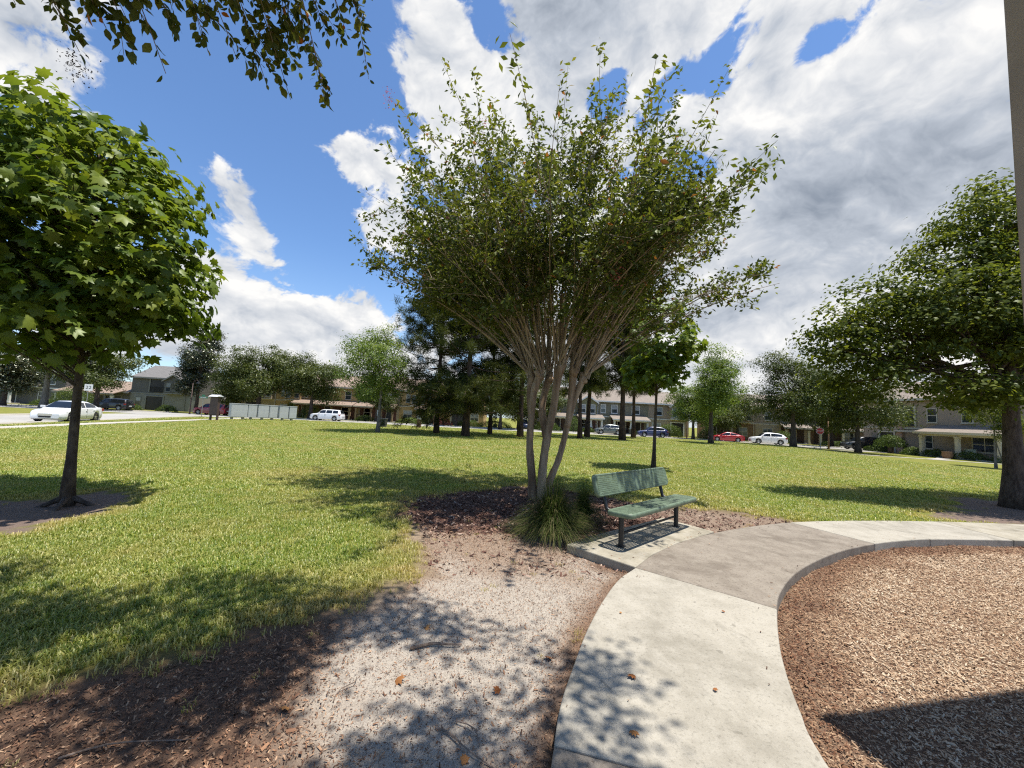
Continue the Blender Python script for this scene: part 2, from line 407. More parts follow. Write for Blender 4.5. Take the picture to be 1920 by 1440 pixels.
LEFT_DIRT = catmull([(-9.2, 5.2), (-8.2, 5.75), (-7.1, 6.2), (-6.9, 6.85), (-6.3, 6.75), (-5.85, 6.2), (-5.6, 5.7), (-5.75, 5.0), (-6.3, 4.6), (-7.6, 4.3), (-9.2, 4.4)], 5)
RIGHT_DIRT = catmull([(8.7, 8.25), (9.5, 8.75), (11.0, 9.6), (12.2, 10.9), (13.6, 11.6), (15.5, 11.0), (16.5, 9.4), (15.5, 8.3), (12.5, 8.1), (10.3, 8.05)], 5)
PARK = [(-21, 5), (-29.4, 22.9), (-37, 42.8), (-35.5, 50), (-30, 53), (-19, 54), (0, 53), (15, 55), (25, 54.5), (33, 51), (36.5, 46), (33.2, 38.8), (30.6, 32), (31, 24), (31.5, 10), (32, -14), (-14, -14)]
BACK_NEAR = [(-110, 47), (-60, 50.5), (-37, 52.5), (-19, 54.5), (0, 53.6), (15, 55.6), (25, 55), (33, 51.8), (42, 48.2), (60, 43.5), (100, 34)]
BACK_FAR = [(-110, 58), (-60, 61), (-45, 62.2), (-28, 63.2), (0, 65), (15, 65.2), (25, 63), (34, 59), (45, 55.5), (60, 51.5), (100, 42)]


def gz(x, y):
    x = np.asarray(x, float); y = np.asarray(y, float)
    d = sdist(x, y, PARK)
    z = -0.24 * (1 - sstep(d, -0.3, 4.5))
    z = z + 0.05 * (vnoise(x, y, 0.13, 3) - 0.5) * sstep(np.hypot(x, y - 3), 7, 14) * sstep(d, 2, 8)
    s = sdist(x, y, SOIL_POLY); z = np.where(s > -0.15, z - 0.055 * sstep(s, -0.15, 0.25), z)
    near = (y < 12)
    lumps = 0.03 * (vnoise(x, y, 1.7, 5) - 0.5) + 0.012 * (vnoise(x, y, 6.3, 6) - 0.5)
    z = np.where(near & (s > 0), z + lumps * sstep(s, 0, 0.4), z)
    dp = np.maximum(sdist(x, y, PATH_POLY), sdist(x, y, PAD))
    z = np.where(dp > -0.25, np.where(dp > 0.03, -0.10, z - 0.02 * sstep(dp, -0.25, 0)), z)
    c = sdist(x, y, CHIP_POLY); z = np.where(c > -0.05, -0.10 + 0.03 * (vnoise(x, y, 2.1, 8) - 0.5), z)
    for q, dep in ((LEFT_DIRT, 0.03), (RIGHT_DIRT, 0.03)):
        e = sdist(x, y, q); z = np.where(e > -0.2, z - dep * sstep(e, -0.2, 0.4), z)
    return z


def build_ground():
    def axis(lo, hi, st, far_lo, far_hi, g):
        a = list(np.arange(lo, hi, st)); s = st; v = hi
        while v < far_hi: a.append(v); s = min(s * g, 60); v += s
        a.append(far_hi); s = st; v = lo
        left = []
        while v > far_lo: s = min(s * g, 60); v -= s; left.append(max(v, far_lo))
        return np.array(left[::-1] + a)
    xs = axis(-8.5, 10.0, 0.075, -1500, 1500, 1.09); ys = axis(0.6, 10.2, 0.075, -300, 2200, 1.09)
    X, Y = np.meshgrid(xs, ys); Z = gz(X, Y)
    V = np.stack([X, Y, Z], -1).reshape(-1, 3); nx, ny = len(xs), len(ys)
    i = np.arange((ny - 1) * (nx - 1)); r = i // (nx - 1); c = i % (nx - 1); a = r * nx + c
    me = np_mesh('ground', V, np.stack([a, a + 1, a + nx + 1, a + nx], 1), True)
    x, y = X.ravel(), Y.ravel()
    n = 0.34 * (vnoise(x, y, 1.9, 11) - 0.5) + 0.26 * (vnoise(x, y, 6.7, 12) - 0.5)
    s = sdist(x, y, SOIL_POLY) + n
    soil = sstep(s, -0.55, -0.05)
    for q in (LEFT_DIRT, RIGHT_DIRT): soil = np.maximum(soil, sstep(sdist(x, y, q) + n * 1.5, -0.12, 0.15))
    soil = np.maximum(soil, (sdist(x, y, CHIP_POLY) > -0.04))
    # colours of the bare ground: pale sand, pinkish leaf crumbs, dark red mulch, grey dirt
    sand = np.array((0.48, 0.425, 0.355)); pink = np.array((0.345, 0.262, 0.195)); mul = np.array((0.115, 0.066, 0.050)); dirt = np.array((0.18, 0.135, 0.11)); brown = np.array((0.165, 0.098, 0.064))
    col = np.tile(pink, (len(x), 1))
    def lay(c, w):
        nonlocal col; col = col * (1 - w[:, None]) + c * w[:, None]
    wob = 0.7 * (vnoise(x, y, 1.3, 21) - 0.5) + 0.4 * (vnoise(x, y, 4.1, 22) - 0.5)
    lay(np.array((0.25, 0.19, 0.105)), 0.8 * sstep(-s, -0.12, 0.22) * (s > -0.7))
    lay(sand, 0.92 * sstep(s, 0.0, 0.25) * sstep(4.35 - y - 0.25 * x + wob * 1.3, -0.5, 0.7) * sstep(x + 0.62 * (y - 2.3) + 1.0 + wob, -0.35, 0.45))
    lay(sand, 0.6 * sstep(0.35 - np.hypot(x - 1.0, (y - 4.7)) + wob * .3, -0.2, 0.2))
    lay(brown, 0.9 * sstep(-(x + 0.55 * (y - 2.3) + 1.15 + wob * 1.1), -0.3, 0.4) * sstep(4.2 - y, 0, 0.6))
    lay(mul, 0.95 * sstep(y - 5.95 - 0.10 * x + wob * 0.8, -0.25, 0.35) * (1 - 0.75 * sstep(x + wob, 2.3, 3.2)))
    lay(dirt * 0.9, 0.6 * sstep(y - 7.6 + wob, -0.3, 0.5))
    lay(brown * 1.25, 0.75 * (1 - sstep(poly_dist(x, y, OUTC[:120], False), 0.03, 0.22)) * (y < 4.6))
    lay(brown, 0.8 * sstep(0.22 - np.hypot(x - 1.25, y - 4.75) + wob * .2, -0.1, 0.1))
    for q in (LEFT_DIRT, RIGHT_DIRT): lay(dirt * 1.15, (sdist(x, y, q) > -0.4).astype(float))
    lay(np.array((0.23, 0.15, 0.10)), (sdist(x, y, CHIP_POLY) > -0.05).astype(float))
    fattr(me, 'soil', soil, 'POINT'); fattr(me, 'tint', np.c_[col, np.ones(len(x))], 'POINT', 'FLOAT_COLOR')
    m, T, out = new_mat('ground_surface')
    pos = T.new('ShaderNodeNewGeometry').outputs['Position']
    so = T.new('ShaderNodeAttribute', attribute_name='soil').outputs['Fac']
    ti = T.new('ShaderNodeAttribute', attribute_name='tint').outputs['Color']
    sp = T.noise(pos, 85, 4, 0.7); md = T.noise(pos, 11, 5, 0.65); cl = T.noise(pos, 31, 4, 0.6)
    dirtc = T.mix(T.m('MULTIPLY', T.map(sp, 0.52, 0.68), 0.62), ti, (0.055, 0.032, 0.024))
    dirtc = T.mix(T.m('MULTIPLY', T.map(sp, 0.46, 0.30), 0.5), dirtc, T.mix(1.0, ti, (1.5, 1.5, 1.45), 'MULTIPLY'))
    dirtc = T.mix(T.m('MULTIPLY', T.map(md, 0.50, 0.75), 0.4), dirtc, (0.12, 0.070, 0.048))
    dirtc = T.mix(T.m('MULTIPLY', T.map(cl, 0.57, 0.70), 0.45), dirtc, (0.16, 0.085, 0.055))
    big = T.noise(pos, 0.22, 4, 0.6); b2 = T.noise(pos, 1.4, 5, 0.65); fn = T.noise(pos, 16, 4, 0.7)
    g = T.mix(T.map(b2, 0.34, 0.68), (0.17, 0.185, 0.035), (0.27, 0.245, 0.07))
    g = T.mix(T.m('MULTIPLY', T.map(big, 0.4, 0.65), 0.5), g, (0.20, 0.215, 0.045))
    g = T.mix(T.m('MULTIPLY', T.map(fn, 0.42, 0.68), 0.62), g, (0.085, 0.095, 0.020))
    # far off the blades stand for themselves no more: the sheet itself is the colour of the mown lawn
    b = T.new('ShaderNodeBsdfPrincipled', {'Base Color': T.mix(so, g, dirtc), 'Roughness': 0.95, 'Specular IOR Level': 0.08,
              'Normal': T.new('ShaderNodeBump', {'Height': T.m('ADD', sp, T.m('MULTIPLY', fn, 1.5)), 'Strength': 0.8, 'Distance': 0.03}).outputs[0]})
    T.l.new(b.outputs[0], out.inputs[0])
    o = link('ground', me, None, m); tag(o, kind='structure'); return o


build_ground()


# ------------------------------------------------------------------ concrete walkway, slab by slab
def near_i(C, p): return int(np.argmin(np.hypot(C[:, 0] - p[0], C[:, 1] - p[1])))


def build_path():
    root = empty('footpath'); tag(root, kind='structure')
    J = [((-0.45, -2.4), (1.05, -2.4)), ((0.28, 2.06), (1.55, 1.78)), ((1.47, 4.53), (2.47, 3.70)), ((4.99, 7.1), (5.51, 6.01)), ((6.57, 7.55), (6.77, 6.44)),
         ((8.35, 7.84), (8.3, 6.64)), ((10.4, 7.97), (10.1, 6.72)), ((12.6, 7.95), (12.2, 6.6)), ((15.2, 7.7), (14.7, 6.27)), ((18.2, 7.2), (17.5, 5.7)), ((22, 6.3), (21, 4.8))]
    mats = ['conc_grey', 'conc_light', 'conc_grey', 'conc_light', 'conc_light', 'conc_pad', 'conc_light', 'conc_pad', 'conc_light', 'conc_pad']
    for k in range(len(J) - 1):
        N = 26
        def seg(C, a, b):
            i, j = near_i(C, a), near_i(C, b); t = np.linspace(i, j, N)
            return np.stack([np.interp(t, np.arange(len(C)), C[:, 0]), np.interp(t, np.arange(len(C)), C[:, 1])], 1)
        A = seg(OUTC, J[k][0], J[k + 1][0]); B = seg(INNC, J[k][1], J[k + 1][1])
        # shorten both ends by 4 mm: the joint between slabs
        for C in (A, B):
            C[0] += (C[1] - C[0]) / max(np.hypot(*(C[1] - C[0])), 1e-6) * 0.004; C[-1] += (C[-2] - C[-1]) / max(np.hypot(*(C[-2] - C[-1])), 1e-6) * 0.004
        W = 9; rows = []
        for i in range(N):
            rows.append([A[i] * (1 - t) + B[i] * t for t in np.linspace(0, 1, W)])
        P = np.array(rows)                                       # N,W,2
        zt = 0.020 + 0.003 * (k % 2); z0 = -0.14
        V = [(p[0], p[1], zt) for r in P for p in r]; F = []
        idx = lambda i, j: i * W + j
        for i in range(N - 1):
            for j in range(W - 1): F.append((idx(i, j), idx(i, j + 1), idx(i + 1, j + 1), idx(i + 1, j)))
        ring = [idx(0, j) for j in range(W)] + [idx(i, W - 1) for i in range(1, N)] + [idx(N - 1, j) for j in range(W - 2, -1, -1)] + [idx(i, 0) for i in range(N - 2, 0, -1)]
        base = len(V); V += [(V[q][0], V[q][1], z0) for q in ring]
        for q in range(len(ring)):
            r2 = (q + 1) % len(ring); F.append((ring[q], base + q, base + r2, ring[r2]))
        me = bpy.data.meshes.new('slab'); me.from_pydata(V, [], F); me.update()
        o = link('slab', me, root, M[mats[k]])
        b = o.modifiers.new('bevel', 'BEVEL'); b.width = 0.014; b.segments = 3; b.limit_method = 'ANGLE'; b.angle_limit = radians(50)
    c = np.mean(PAD, axis=0)
    pts = [tuple(c + (np.array(p) - c) * 0.995) for p in PAD]
    o = MB().poly_z(pts[::-1] if False else pts, -0.16, 0.026).build('bench_pad', M['conc_pad'], root, bevel=0.012)
    # dark gap filler under the joints
    return root


build_path()


def ribbon(name, L, R, z, mat, per=10, parent=None, thick=0.0, kind='structure'):
    A = catmull(L, per); B = catmull(R, per); n = min(len(A), len(B)); A = A[:n]; B = B[:n]
    za = gz(A[:, 0], A[:, 1]) if z is None else np.full(n, z)
    V = np.vstack([np.c_[A, za], np.c_[B, za if z is not None else gz(B[:, 0], B[:, 1])]])
    i = np.arange(n - 1); F = np.stack([i, i + 1, n + i + 1, n + i], 1)
    if thick:
        V = np.vstack([V + (0, 0, thick), V])
        F = np.vstack([F, np.stack([i, 2 * n + i, 2 * n + i + 1, i + 1], 1), np.stack([n + i, n + i + 1, 3 * n + i + 1, 3 * n + i], 1)])
    me = np_mesh(name, V, F); o = link(name, me, parent, mat)
    if kind and parent is None: tag(o, kind=kind)
    return o


def offset(line, d):
    P = np.array(line, float); t = np.gradient(P, axis=0); t /= np.linalg.norm(t, axis=1)[:, None]
    return P + np.c_[-t[:, 1], t[:, 0]] * d


ZR = -0.215
LEFT_NEAR = [(-18.3, -3), (-24.0, 11.2), (-28.8, 23.0), (-33.2, 34.2), (-37.0, 43.2), (-40.8, 52.5), (-43.5, 61)]
ribbon('back_street', BACK_NEAR, BACK_FAR, ZR, M['road'])
ribbon('side_street', LEFT_NEAR, offset(LEFT_NEAR, 7.4), ZR + 0.004, M['road'])
for nm, ln, d in (('kerb', BACK_NEAR[2:-2], -0.18), ('kerb', [(-110, 58), (-60, 61), (-52.5, 61.6)], 0.18), ('kerb', [(-43, 62.35), (-28, 63.2), (0, 65), (15, 65.2), (25, 63), (34, 59), (45, 55.5), (60, 51.5)], 0.18),
                  ('kerb', LEFT_NEAR[:6], -0.18), ('kerb', list(map(tuple, offset(LEFT_NEAR, 7.4)))[:5], 0.18)):
    ribbon(nm, ln, offset(ln, d), ZR - 0.02, M['conc_far'], thick=0.15)
SW = [(-12.5, -12), (-20, 8), (-23.4, 18.1), (-25.0, 22.6), (-26.6, 28), (-29.4, 38.5), (-31.5, 46), (-31.0, 50.0), (-24.5, 51.2)]
ribbon('sidewalk', SW, offset(SW, -1.1), 0.035, M['conc_far'], thick=0.0)
SWR = [(30.6, 41.5), (33.0, 39.2), (36.2, 37.6), (40.5, 35.4), (46, 31.5), (52, 26)]
ribbon('sidewalk', SWR, offset(SWR, 1.1), -0.222, M['conc_far'])
SWR2 = [(39.8, 36.6), (43, 38.7), (46.2, 41.6)]
ribbon('sidewalk', SWR2, offset(SWR2, 1.0), -0.216, M['conc_far'])
SWR3 = [(35.6, 45.4), (40.5, 46.2), (47, 46.6)]
ribbon('sidewalk', SWR3, offset(SWR3, 1.1), -0.22, M['conc_far'])
SWF = [(-50, 65.9), (-28, 66.0), (0, 67.6), (15, 67.8), (25, 66.2), (35, 62.3), (45, 58.6)]
ribbon('sidewalk', SWF, offset(SWF, 1.3), -0.222, M['conc_far'])

# ------------------------------------------------------------------ bench
def perforated(x0, x1, y0, y1, nx, ny, hole=0.30, skip=None):
    """flat sheet in x,y with one diamond hole per cell"""
    V = []; F = []
    dx = (x1 - x0) / nx; dy = (y1 - y0) / ny
    vid = {}
    def gv(i, j):
        if (i, j) not in vid: vid[(i, j)] = len(V); V.append((x0 + i * dx, y0 + j * dy))
        return vid[(i, j)]
    for i in range(nx):
        for j in range(ny):
            a, b, c, d = gv(i, j), gv(i + 1, j), gv(i + 1, j + 1), gv(i, j + 1)
            if skip and skip(i, j): F.append((a, b, c, d)); continue
            cx = x0 + (i + .5) * dx; cy = y0 + (j + .5) * dy; n = len(V)
            V += [(cx, cy - hole * dy * 1.15), (cx + hole * dx * 1.15, cy), (cx, cy + hole * dy * 1.15), (cx - hole * dx * 1.15, cy)]
            F += [(a, b, n), (b, n + 1, n), (b, c, n + 1), (c, n + 2, n + 1), (c, d, n + 2), (d, n + 3, n + 2), (d, a, n + 3), (a, n, n + 3)]
    return V, F


def bench_panel(name, parent, L, D, mat, frame, seam=True):
    """frame(u, v, t) -> xyz; u along the bench, v across, t out of the sheet; rim rolled to the back"""
    cr = 0.07
    V2, F = perforated(-L / 2 + 0.045, L / 2 - 0.045, -D / 2 + 0.030, D / 2 - 0.030, 74, 10, 0.30,
                       lambda i, j: (not (2 <= i < 72)) and (j in (0, 9)) or abs(i - 36.5) < 3 or i in (18, 19, 54, 55))
    V = [frame(u, v, 0.0) for u, v in V2]
    me = bpy.data.meshes.new(name); me.from_pydata(V, [], F); me.update()
    o = link(name, me, parent, mat)
    s = o.modifiers.new('thickness', 'SOLIDIFY'); s.thickness = 0.006; s.offset = 0
    # rim: frame of rounded corners around the sheet, its outer edge turned down
    def ring(du, dv, r, n=6):
        pts = []
        for (sx, sy, a0) in ((1, 1, 0), (-1, 1, 90), (-1, -1, 180), (1, -1, 270)):
            for k in range(n + 1):
                a = radians(a0 + 90 * k / n)
                pts.append((sx * (L / 2 - du - r) + r * cos(a), sy * (D / 2 - dv - r) + r * sin(a)))
        return pts
    rings = [([(max(-L / 2 + 0.045, min(L / 2 - 0.045, p[0])), max(-D / 2 + 0.03, min(D / 2 - 0.03, p[1]))) for p in ring(0.0, 0.0, cr)], 0.0),
             (ring(0.012, 0.012, cr * .95), 0.002), (ring(0.003, 0.003, cr), -0.006), (ring(0.0, 0.0, cr), -0.016), (ring(0.0, 0.0, cr), -0.048), (ring(0.006, 0.006, cr), -0.052)]
    V = []; F = []; n = len(rings[0][0])
    for pts, t in rings: V += [frame(u, v, t) for u, v in pts]
    for k in range(len(rings) - 1):
        for i in range(n):
            j = (i + 1) % n; F.append((k * n + i, (k + 1) * n + i, (k + 1) * n + j, k * n + j))
    me = bpy.data.meshes.new('rim'); me.from_pydata(V, [], F); me.update(); me.polygons.foreach_set('use_smooth', np.ones(len(F), bool))
    r = link('rim', me, o, mat); sm = r.modifiers.new('thickness', 'SOLIDIFY'); sm.thickness = 0.005; sm.offset = -1
    return o


def build_bench():
    M['bench_green'] = plain('bench_green_coating', (0.125, 0.170, 0.112), 0.42, 0.22, 9.0, 0.15, 200, spec=0.4)
    M['bench_black'] = plain('bench_black_frame', (0.012, 0.012, 0.013), 0.38, 0.2, 14, 0.1, 90)
    root = empty('park_bench', (2.11, 5.835, 0.026), math.atan2(1.17, 1.2))
    tag(root, 'green perforated metal park bench with black posts on the concrete pad', 'bench')
    # local x along the bench, local -y the front
    hp = 0.84
    seat = bench_panel('seat', root, 2.12, 0.36, M['bench_green'], lambda u, v, t: (u + 0.05, -v - 0.05, 0.455 + t + 0.02 * v))
    A = radians(17)
    bench_panel('backrest', root, 2.12, 0.30, M['bench_green'], lambda u, v, t: (u + 0.0, 0.215 + sin(A) * (v + 0.15) - t * cos(A), 0.60 + cos(A) * (v + 0.15) + t * sin(A)))
    for s in (-1, 1):
        b = MB().tube([(s * hp, 0, -0.02), (s * hp, 0, 0.405)], 0.034, 14)
        o = b.build('leg', M['bench_black'], root, True)
        e = o.modifiers.new('edge', 'EDGE_SPLIT'); e.split_angle = radians(40)
        MB().tube([(s * hp, 0, 0.0), (s * hp, 0, 0.012)], 0.062, 14).build('foot_plate', M['bench_black'], o)
        MB().tube([(s * hp, -0.205, 0.418), (s * hp, 0.16, 0.412), (s * hp, 0.225, 0.435), (s * hp, 0.250, 0.52), (s * hp, 0.338, 0.81)], 0.026, 10).build('support_arm', M['bench_black'], root, True)
    MB().tube([(-hp, 0.01, 0.155), (hp, 0.01, 0.155)], 0.017, 10).build('brace', M['bench_black'], root, True)
    return root


build_bench()


# ------------------------------------------------------------------ scattered leaves, chips and blades
def frames(nrm, spin):
    """rotation matrices: z = nrm, spun about it"""
    n = unit(nrm); ref = np.where(np.abs(n[:, 2:3]) < 0.9, np.array([[0, 0, 1.0]]), np.array([[1.0, 0, 0]]))
    a = unit(np.cross(ref, n)); b = np.cross(n, a); c, s = np.cos(spin)[:, None], np.sin(spin)[:, None]
    x = a * c + b * s; y = -a * s + b * c
    return np.stack([x, y, n], -1)            # columns x,y,n


def stamp(TV, TF, pos, R, size, sq=None):
    """copies of a template at pos with rotation R and size"""
    TV = np.asarray(TV, float); TF = np.asarray(TF); N = len(pos); k = len(TV)
    S = np.asarray(size)[:, None, None] if np.ndim(size) else size
    L = TV[None] * S
    if sq is not None: L = L * sq[:, None, :]
    V = np.einsum('nij,nkj->nki', R, L) + pos[:, None, :]
    F = (TF[None] + (np.arange(N) * k)[:, None, None])
    return V.reshape(-1, 3), F.reshape(-1, TF.shape[1])


LEAF4 = ([(0, 0, 0), (0.24, 0.5, 0.06), (0, 1, -0.04), (-0.24, 0.5, 0.06)], [(0, 1, 2), (0, 2, 3)])
LEAF6 = ([(0, 0, 0), (0.22, 0.28, 0.05), (0.24, 0.62, 0.06), (0, 1, -0.06), (-0.24, 0.62, 0.06), (-0.22, 0.28, 0.05)], [(0, 1, 5), (1, 2, 5), (2, 4, 5), (2, 3, 4)])


def maple_leaf(seed=0):
    r = np.random.default_rng(seed)
    o = [(0, -0.02), (0.16, -0.10), (0.40, 0.02), (0.30, 0.16), (0.58, 0.36), (0.36, 0.46), (0.42, 0.70), (0.17, 0.66), (0.0, 1.0)]
    pts = [(0, 0.28, 0.03)]
    full = o + [(-x, y) for x, y in o[-2:0:-1]]
    for x, y in full:
        x += r.uniform(-.03, .03); y += r.uniform(-.03, .03)
        pts.append((x, y, -0.55 * (x * x + (y - 0.28) ** 2 * 0.5) + r.uniform(-.05, .05)))
    n = len(full)
    return pts, [(0, 1 + i, 1 + (i + 1) % n) for i in range(n)]


def leaf_mesh(name, TV, TF, pos, nrm, size, spin=None, rnd=None, tilt=0.0):
    N = len(pos)
    if spin is None: spin = rng.random(N) * 2 * pi
    R = frames(nrm, spin); V, F = stamp(TV, TF, pos, R, size)
    me = np_mesh(name, V, F)
    if rnd is None: rnd = rng.random(N)
    fattr(me, 'rnd', np.repeat(rnd, len(TF)))
    return me


# ---- mown lawn: instanced tufts on points
def tuft(name, n, spread, h, w, seed, mat):
    r = np.random.default_rng(seed); V = []; F = []; at = []
    for i in range(n):
        a = r.random() * 2 * pi; d = spread * sqrt(r.random()); bx, by = d * cos(a), d * sin(a)
        la = r.random() * 2 * pi; lean = r.uniform(0.25, 1.15); hh = h * r.uniform(0.55, 1.25); ww = w * r.uniform(0.7, 1.3)
        fx, fy = -sin(la), cos(la); px, py = cos(la), sin(la)
        k = len(V)
        m = (bx + px * hh * lean * 0.38, by + py * hh * lean * 0.38, hh * 0.62); t = (bx + px * hh * lean, by + py * hh * lean, hh * (1.0 - 0.28 * lean))
        V += [(bx - fx * ww, by - fy * ww, -0.01), (bx + fx * ww, by + fy * ww, -0.01), (m[0] + fx * ww * .8, m[1] + fy * ww * .8, m[2]), (m[0] - fx * ww * .8, m[1] - fy * ww * .8, m[2]), t]
        F += [(k, k + 1, k + 2), (k, k + 2, k + 3), (k + 3, k + 2, k + 4)]; q = r.random(); at += [q, q, q]
    me = np_mesh(name, np.array(V), np.array(F)); fattr(me, 'rnd', at); me.materials.append(mat)
    return bpy.data.objects.new(name, me)                        # source shape only, never placed itself


def lawn_material():
    m, T, out = new_mat('lawn_blade')
    pos = T.new('ShaderNodeNewGeometry').outputs['Position']
    r = T.new('ShaderNodeAttribute', attribute_name='rnd').outputs['Fac']
    dry = T.new('ShaderNodeAttribute', attribute_name='dry', attribute_type='INSTANCER').outputs['Fac']
    big = T.noise(pos, 0.35, 4, 0.6); mid = T.noise(pos, 2.1, 4, 0.6)
    c = T.ramp(r, [(0, (0.095, 0.160, 0.022)), (0.4, (0.205, 0.285, 0.042)), (0.72, (0.365, 0.40, 0.085)), (1.0, (0.62, 0.56, 0.22))])
    dryness = T.m('ADD', T.m('ADD', -0.02, dry), T.m('ADD', T.m('MULTIPLY', T.map(big, 0.42, 0.66), 0.30), T.m('MULTIPLY', T.map(mid, 0.44, 0.70), 0.30)), clamp=True)
    c2 = T.mix(dryness, c, T.mix(r, (0.33, 0.28, 0.075), (0.60, 0.48, 0.22)))
    d = T.new('ShaderNodeBsdfDiffuse', {'Color': c2}); t = T.new('ShaderNodeBsdfTranslucent', {'Color': T.mix(1.0, c2, (1.3, 1.35, 0.8), 'MULTIPLY')})
    s = T.new('ShaderNodeMixShader', {0: 0.35, 1: d.outputs[0], 2: t.outputs[0]})
    g = T.new('ShaderNodeBsdfGlossy', {'Roughness': 0.45}); s2 = T.new('ShaderNodeMixShader', {0: 0.035, 1: s.outputs[0], 2: g.outputs[0]})
    T.l.new(s2.outputs[0], out.inputs[0]); return m


def scatter(name, P, rot, scl, attrs, srcs, pick):
    """one object: points carrying attributes, each showing one of the source shapes"""
    me = bpy.data.meshes.new(name); me.vertices.add(len(P)); me.vertices.foreach_set('co', np.ascontiguousarray(P, np.float32).ravel())
    for k, v in (('rot', rot), ('scl', scl), ('pick', pick)): fattr(me, k, v, 'POINT')
    for k, v in attrs.items(): fattr(me, k, v, 'POINT')
    o = link(name, me)
    g = bpy.data.node_groups.new(name + '_nodes', 'GeometryNodeTree')
    g.interface.new_socket('Geometry', in_out='INPUT', socket_type='NodeSocketGeometry'); g.interface.new_socket('Geometry', in_out='OUTPUT', socket_type='NodeSocketGeometry')
    T = NT(g); gi = T.new('NodeGroupInput'); go = T.new('NodeGroupOutput')
    na = lambda n: T.new('GeometryNodeInputNamedAttribute', {'Name': n}, data_type='FLOAT').outputs[0]
    j = T.new('GeometryNodeGeometryToInstance')
    for s in srcs[::-1]:
        oi = T.new('GeometryNodeObjectInfo', {'Object': s}); g.links.new(oi.outputs['Geometry'], j.inputs[0])
    rv = T.new('ShaderNodeCombineXYZ', {2: na('rot')}).outputs[0]
    ip = T.new('GeometryNodeInstanceOnPoints', {'Points': gi.outputs[0], 'Instance': j.outputs[0], 'Pick Instance': True, 'Rotation': rv, 'Scale': na('scl')})
    fi = T.new('FunctionNodeFloatToInt', {0: na('pick')}); g.links.new(fi.outputs[0], ip.inputs['Instance Index'])
    g.links.new(ip.outputs[0], go.inputs[0])
    md = o.modifiers.new('scatter', 'NODES'); md.node_group = g
    return o


def build_lawn():
    mat = lawn_material()
    near = [tuft('tuft', 16, 0.055, 0.042, 0.0034, 31 + i, mat) for i in range(4)]
    mid = [tuft('tuft', 30, 0.14, 0.055, 0.0058, 41 + i, mat) for i in range(3)]
    far = [tuft('tuft', 50, 0.36, 0.075, 0.015, 51 + i, mat) for i in range(3)]
    Ps = []; pk = []; sc = []
    def zone(y0, y1, dens, lo, hi, base, n, s):
        xm = 1.38 * y1 + 1.2
        N = int(dens * (y1 - y0) * 2 * xm)
        x = rng.uniform(-xm, xm, N); y = rng.uniform(y0, y1, N)
        k = np.abs(x) < 1.38 * y + 1.2; x, y = x[k], y[k]
        Ps.append(np.c_[x, y]); pk.append(base + rng.integers(0, n, len(x))); sc.append(s * rng.uniform(0.75, 1.25, len(x)))
    zone(1.2, 4.5, 620, 0, 0, 0, 4, 1.0)
    zone(4.5, 7.5, 430, 0, 0, 0, 4, 1.1)
    zone(7.5, 12.5, 110, 0, 0, 4, 3, 1.0)
    zone(12.5, 20, 55, 0, 0, 4, 3, 1.35)
    zone(20, 34, 13, 0, 0, 7, 3, 0.85)
    zone(34, 56, 5.0, 0, 0, 7, 3, 1.2)
    P = np.vstack(Ps); pick = np.concatenate(pk).astype(float); scl = np.concatenate(sc); x, y = P[:, 0], P[:, 1]
    n = 0.34 * (vnoise(x, y, 1.9, 11) - 0.5) + 0.26 * (vnoise(x, y, 6.7, 12) - 0.5)
    s = sdist(x, y, SOIL_POLY) + n
    e = np.maximum(sdist(x, y, LEFT_DIRT), sdist(x, y, RIGHT_DIRT)) + n * 1.5
    sd = np.maximum(s, e)
    keep = rng.random(len(x)) > sstep(sd, -0.55, 0.10) ** 0.8 * 0.997
    keep &= (sdist(x, y, PATH_POLY) < -0.02) & (sdist(x, y, PAD) < -0.02) & (sdist(x, y, CHIP_POLY) < 0)
    keep &= sdist(x, y, PARK) > -0.2
    keep &= poly_dist(x, y, SW, False) > 1.2
    x, y, pick, scl, sd = x[keep], y[keep], pick[keep], scl[keep], sd[keep]
    z = gz(x, y)
    dry = 0.8 * sstep(sd, -0.75, 0.02) + 0.5 * (vnoise(x, y, 0.8, 71) - 0.45) + 0.35 * (vnoise(x, y, 3.1, 72) - 0.5) + 0.16 * np.sin((x * 0.80 + y * 0.60) * 2 * pi / 1.05) * sstep(y, 8, 16)
    scl = scl * (1 - 0.35 * sstep(sd, -0.3, 0.05))
    o = scatter('lawn_grass', np.c_[x, y, z], rng.random(len(x)) * 6.28, scl, {'dry': np.clip(dry, 0, 1)}, near + mid + far, pick)
    tag(o, 'mown green and straw coloured lawn grass of the park', 'grass', kind='stuff')
    return len(x)


n_tufts = build_lawn()


# ---- wood chips in the play area, mulch and litter on the bare ground
def chip_mat(name, stops):
    m, T, out = new_mat(name)
    a = T.new('ShaderNodeAttribute', attribute_name='rnd').outputs['Fac']
    b = T.new('ShaderNodeBsdfPrincipled', {'Base Color': T.ramp(a, stops), 'Roughness': 0.85, 'Specular IOR Level': 0.2})
    T.l.new(b.outputs[0], out.inputs[0]); return m


CHIP = ([(-0.5, -0.16, 0), (0.5, -0.10, 0.02), (0.46, 0.14, 0.0), (-0.42, 0.17, 0.02), (0.0, 0.0, 0.13)], [(0, 1, 4), (1, 2, 4), (2, 3, 4), (3, 0, 4)])


def chips(name, x, y, size, rnd, mat, lift=0.008, tilt=0.35, label=None, cat=None):
    N = len(x); z = gz(x, y) + rng.random(N) * lift * 2
    nrm = np.c_[rng.normal(0, tilt, (N, 2)), np.ones(N)]
    me = leaf_mesh(name, *CHIP, np.c_[x, y, z], nrm, size, rnd=rnd)
    o = link(name, me, None, mat); tag(o, label, cat, kind='stuff'); return o


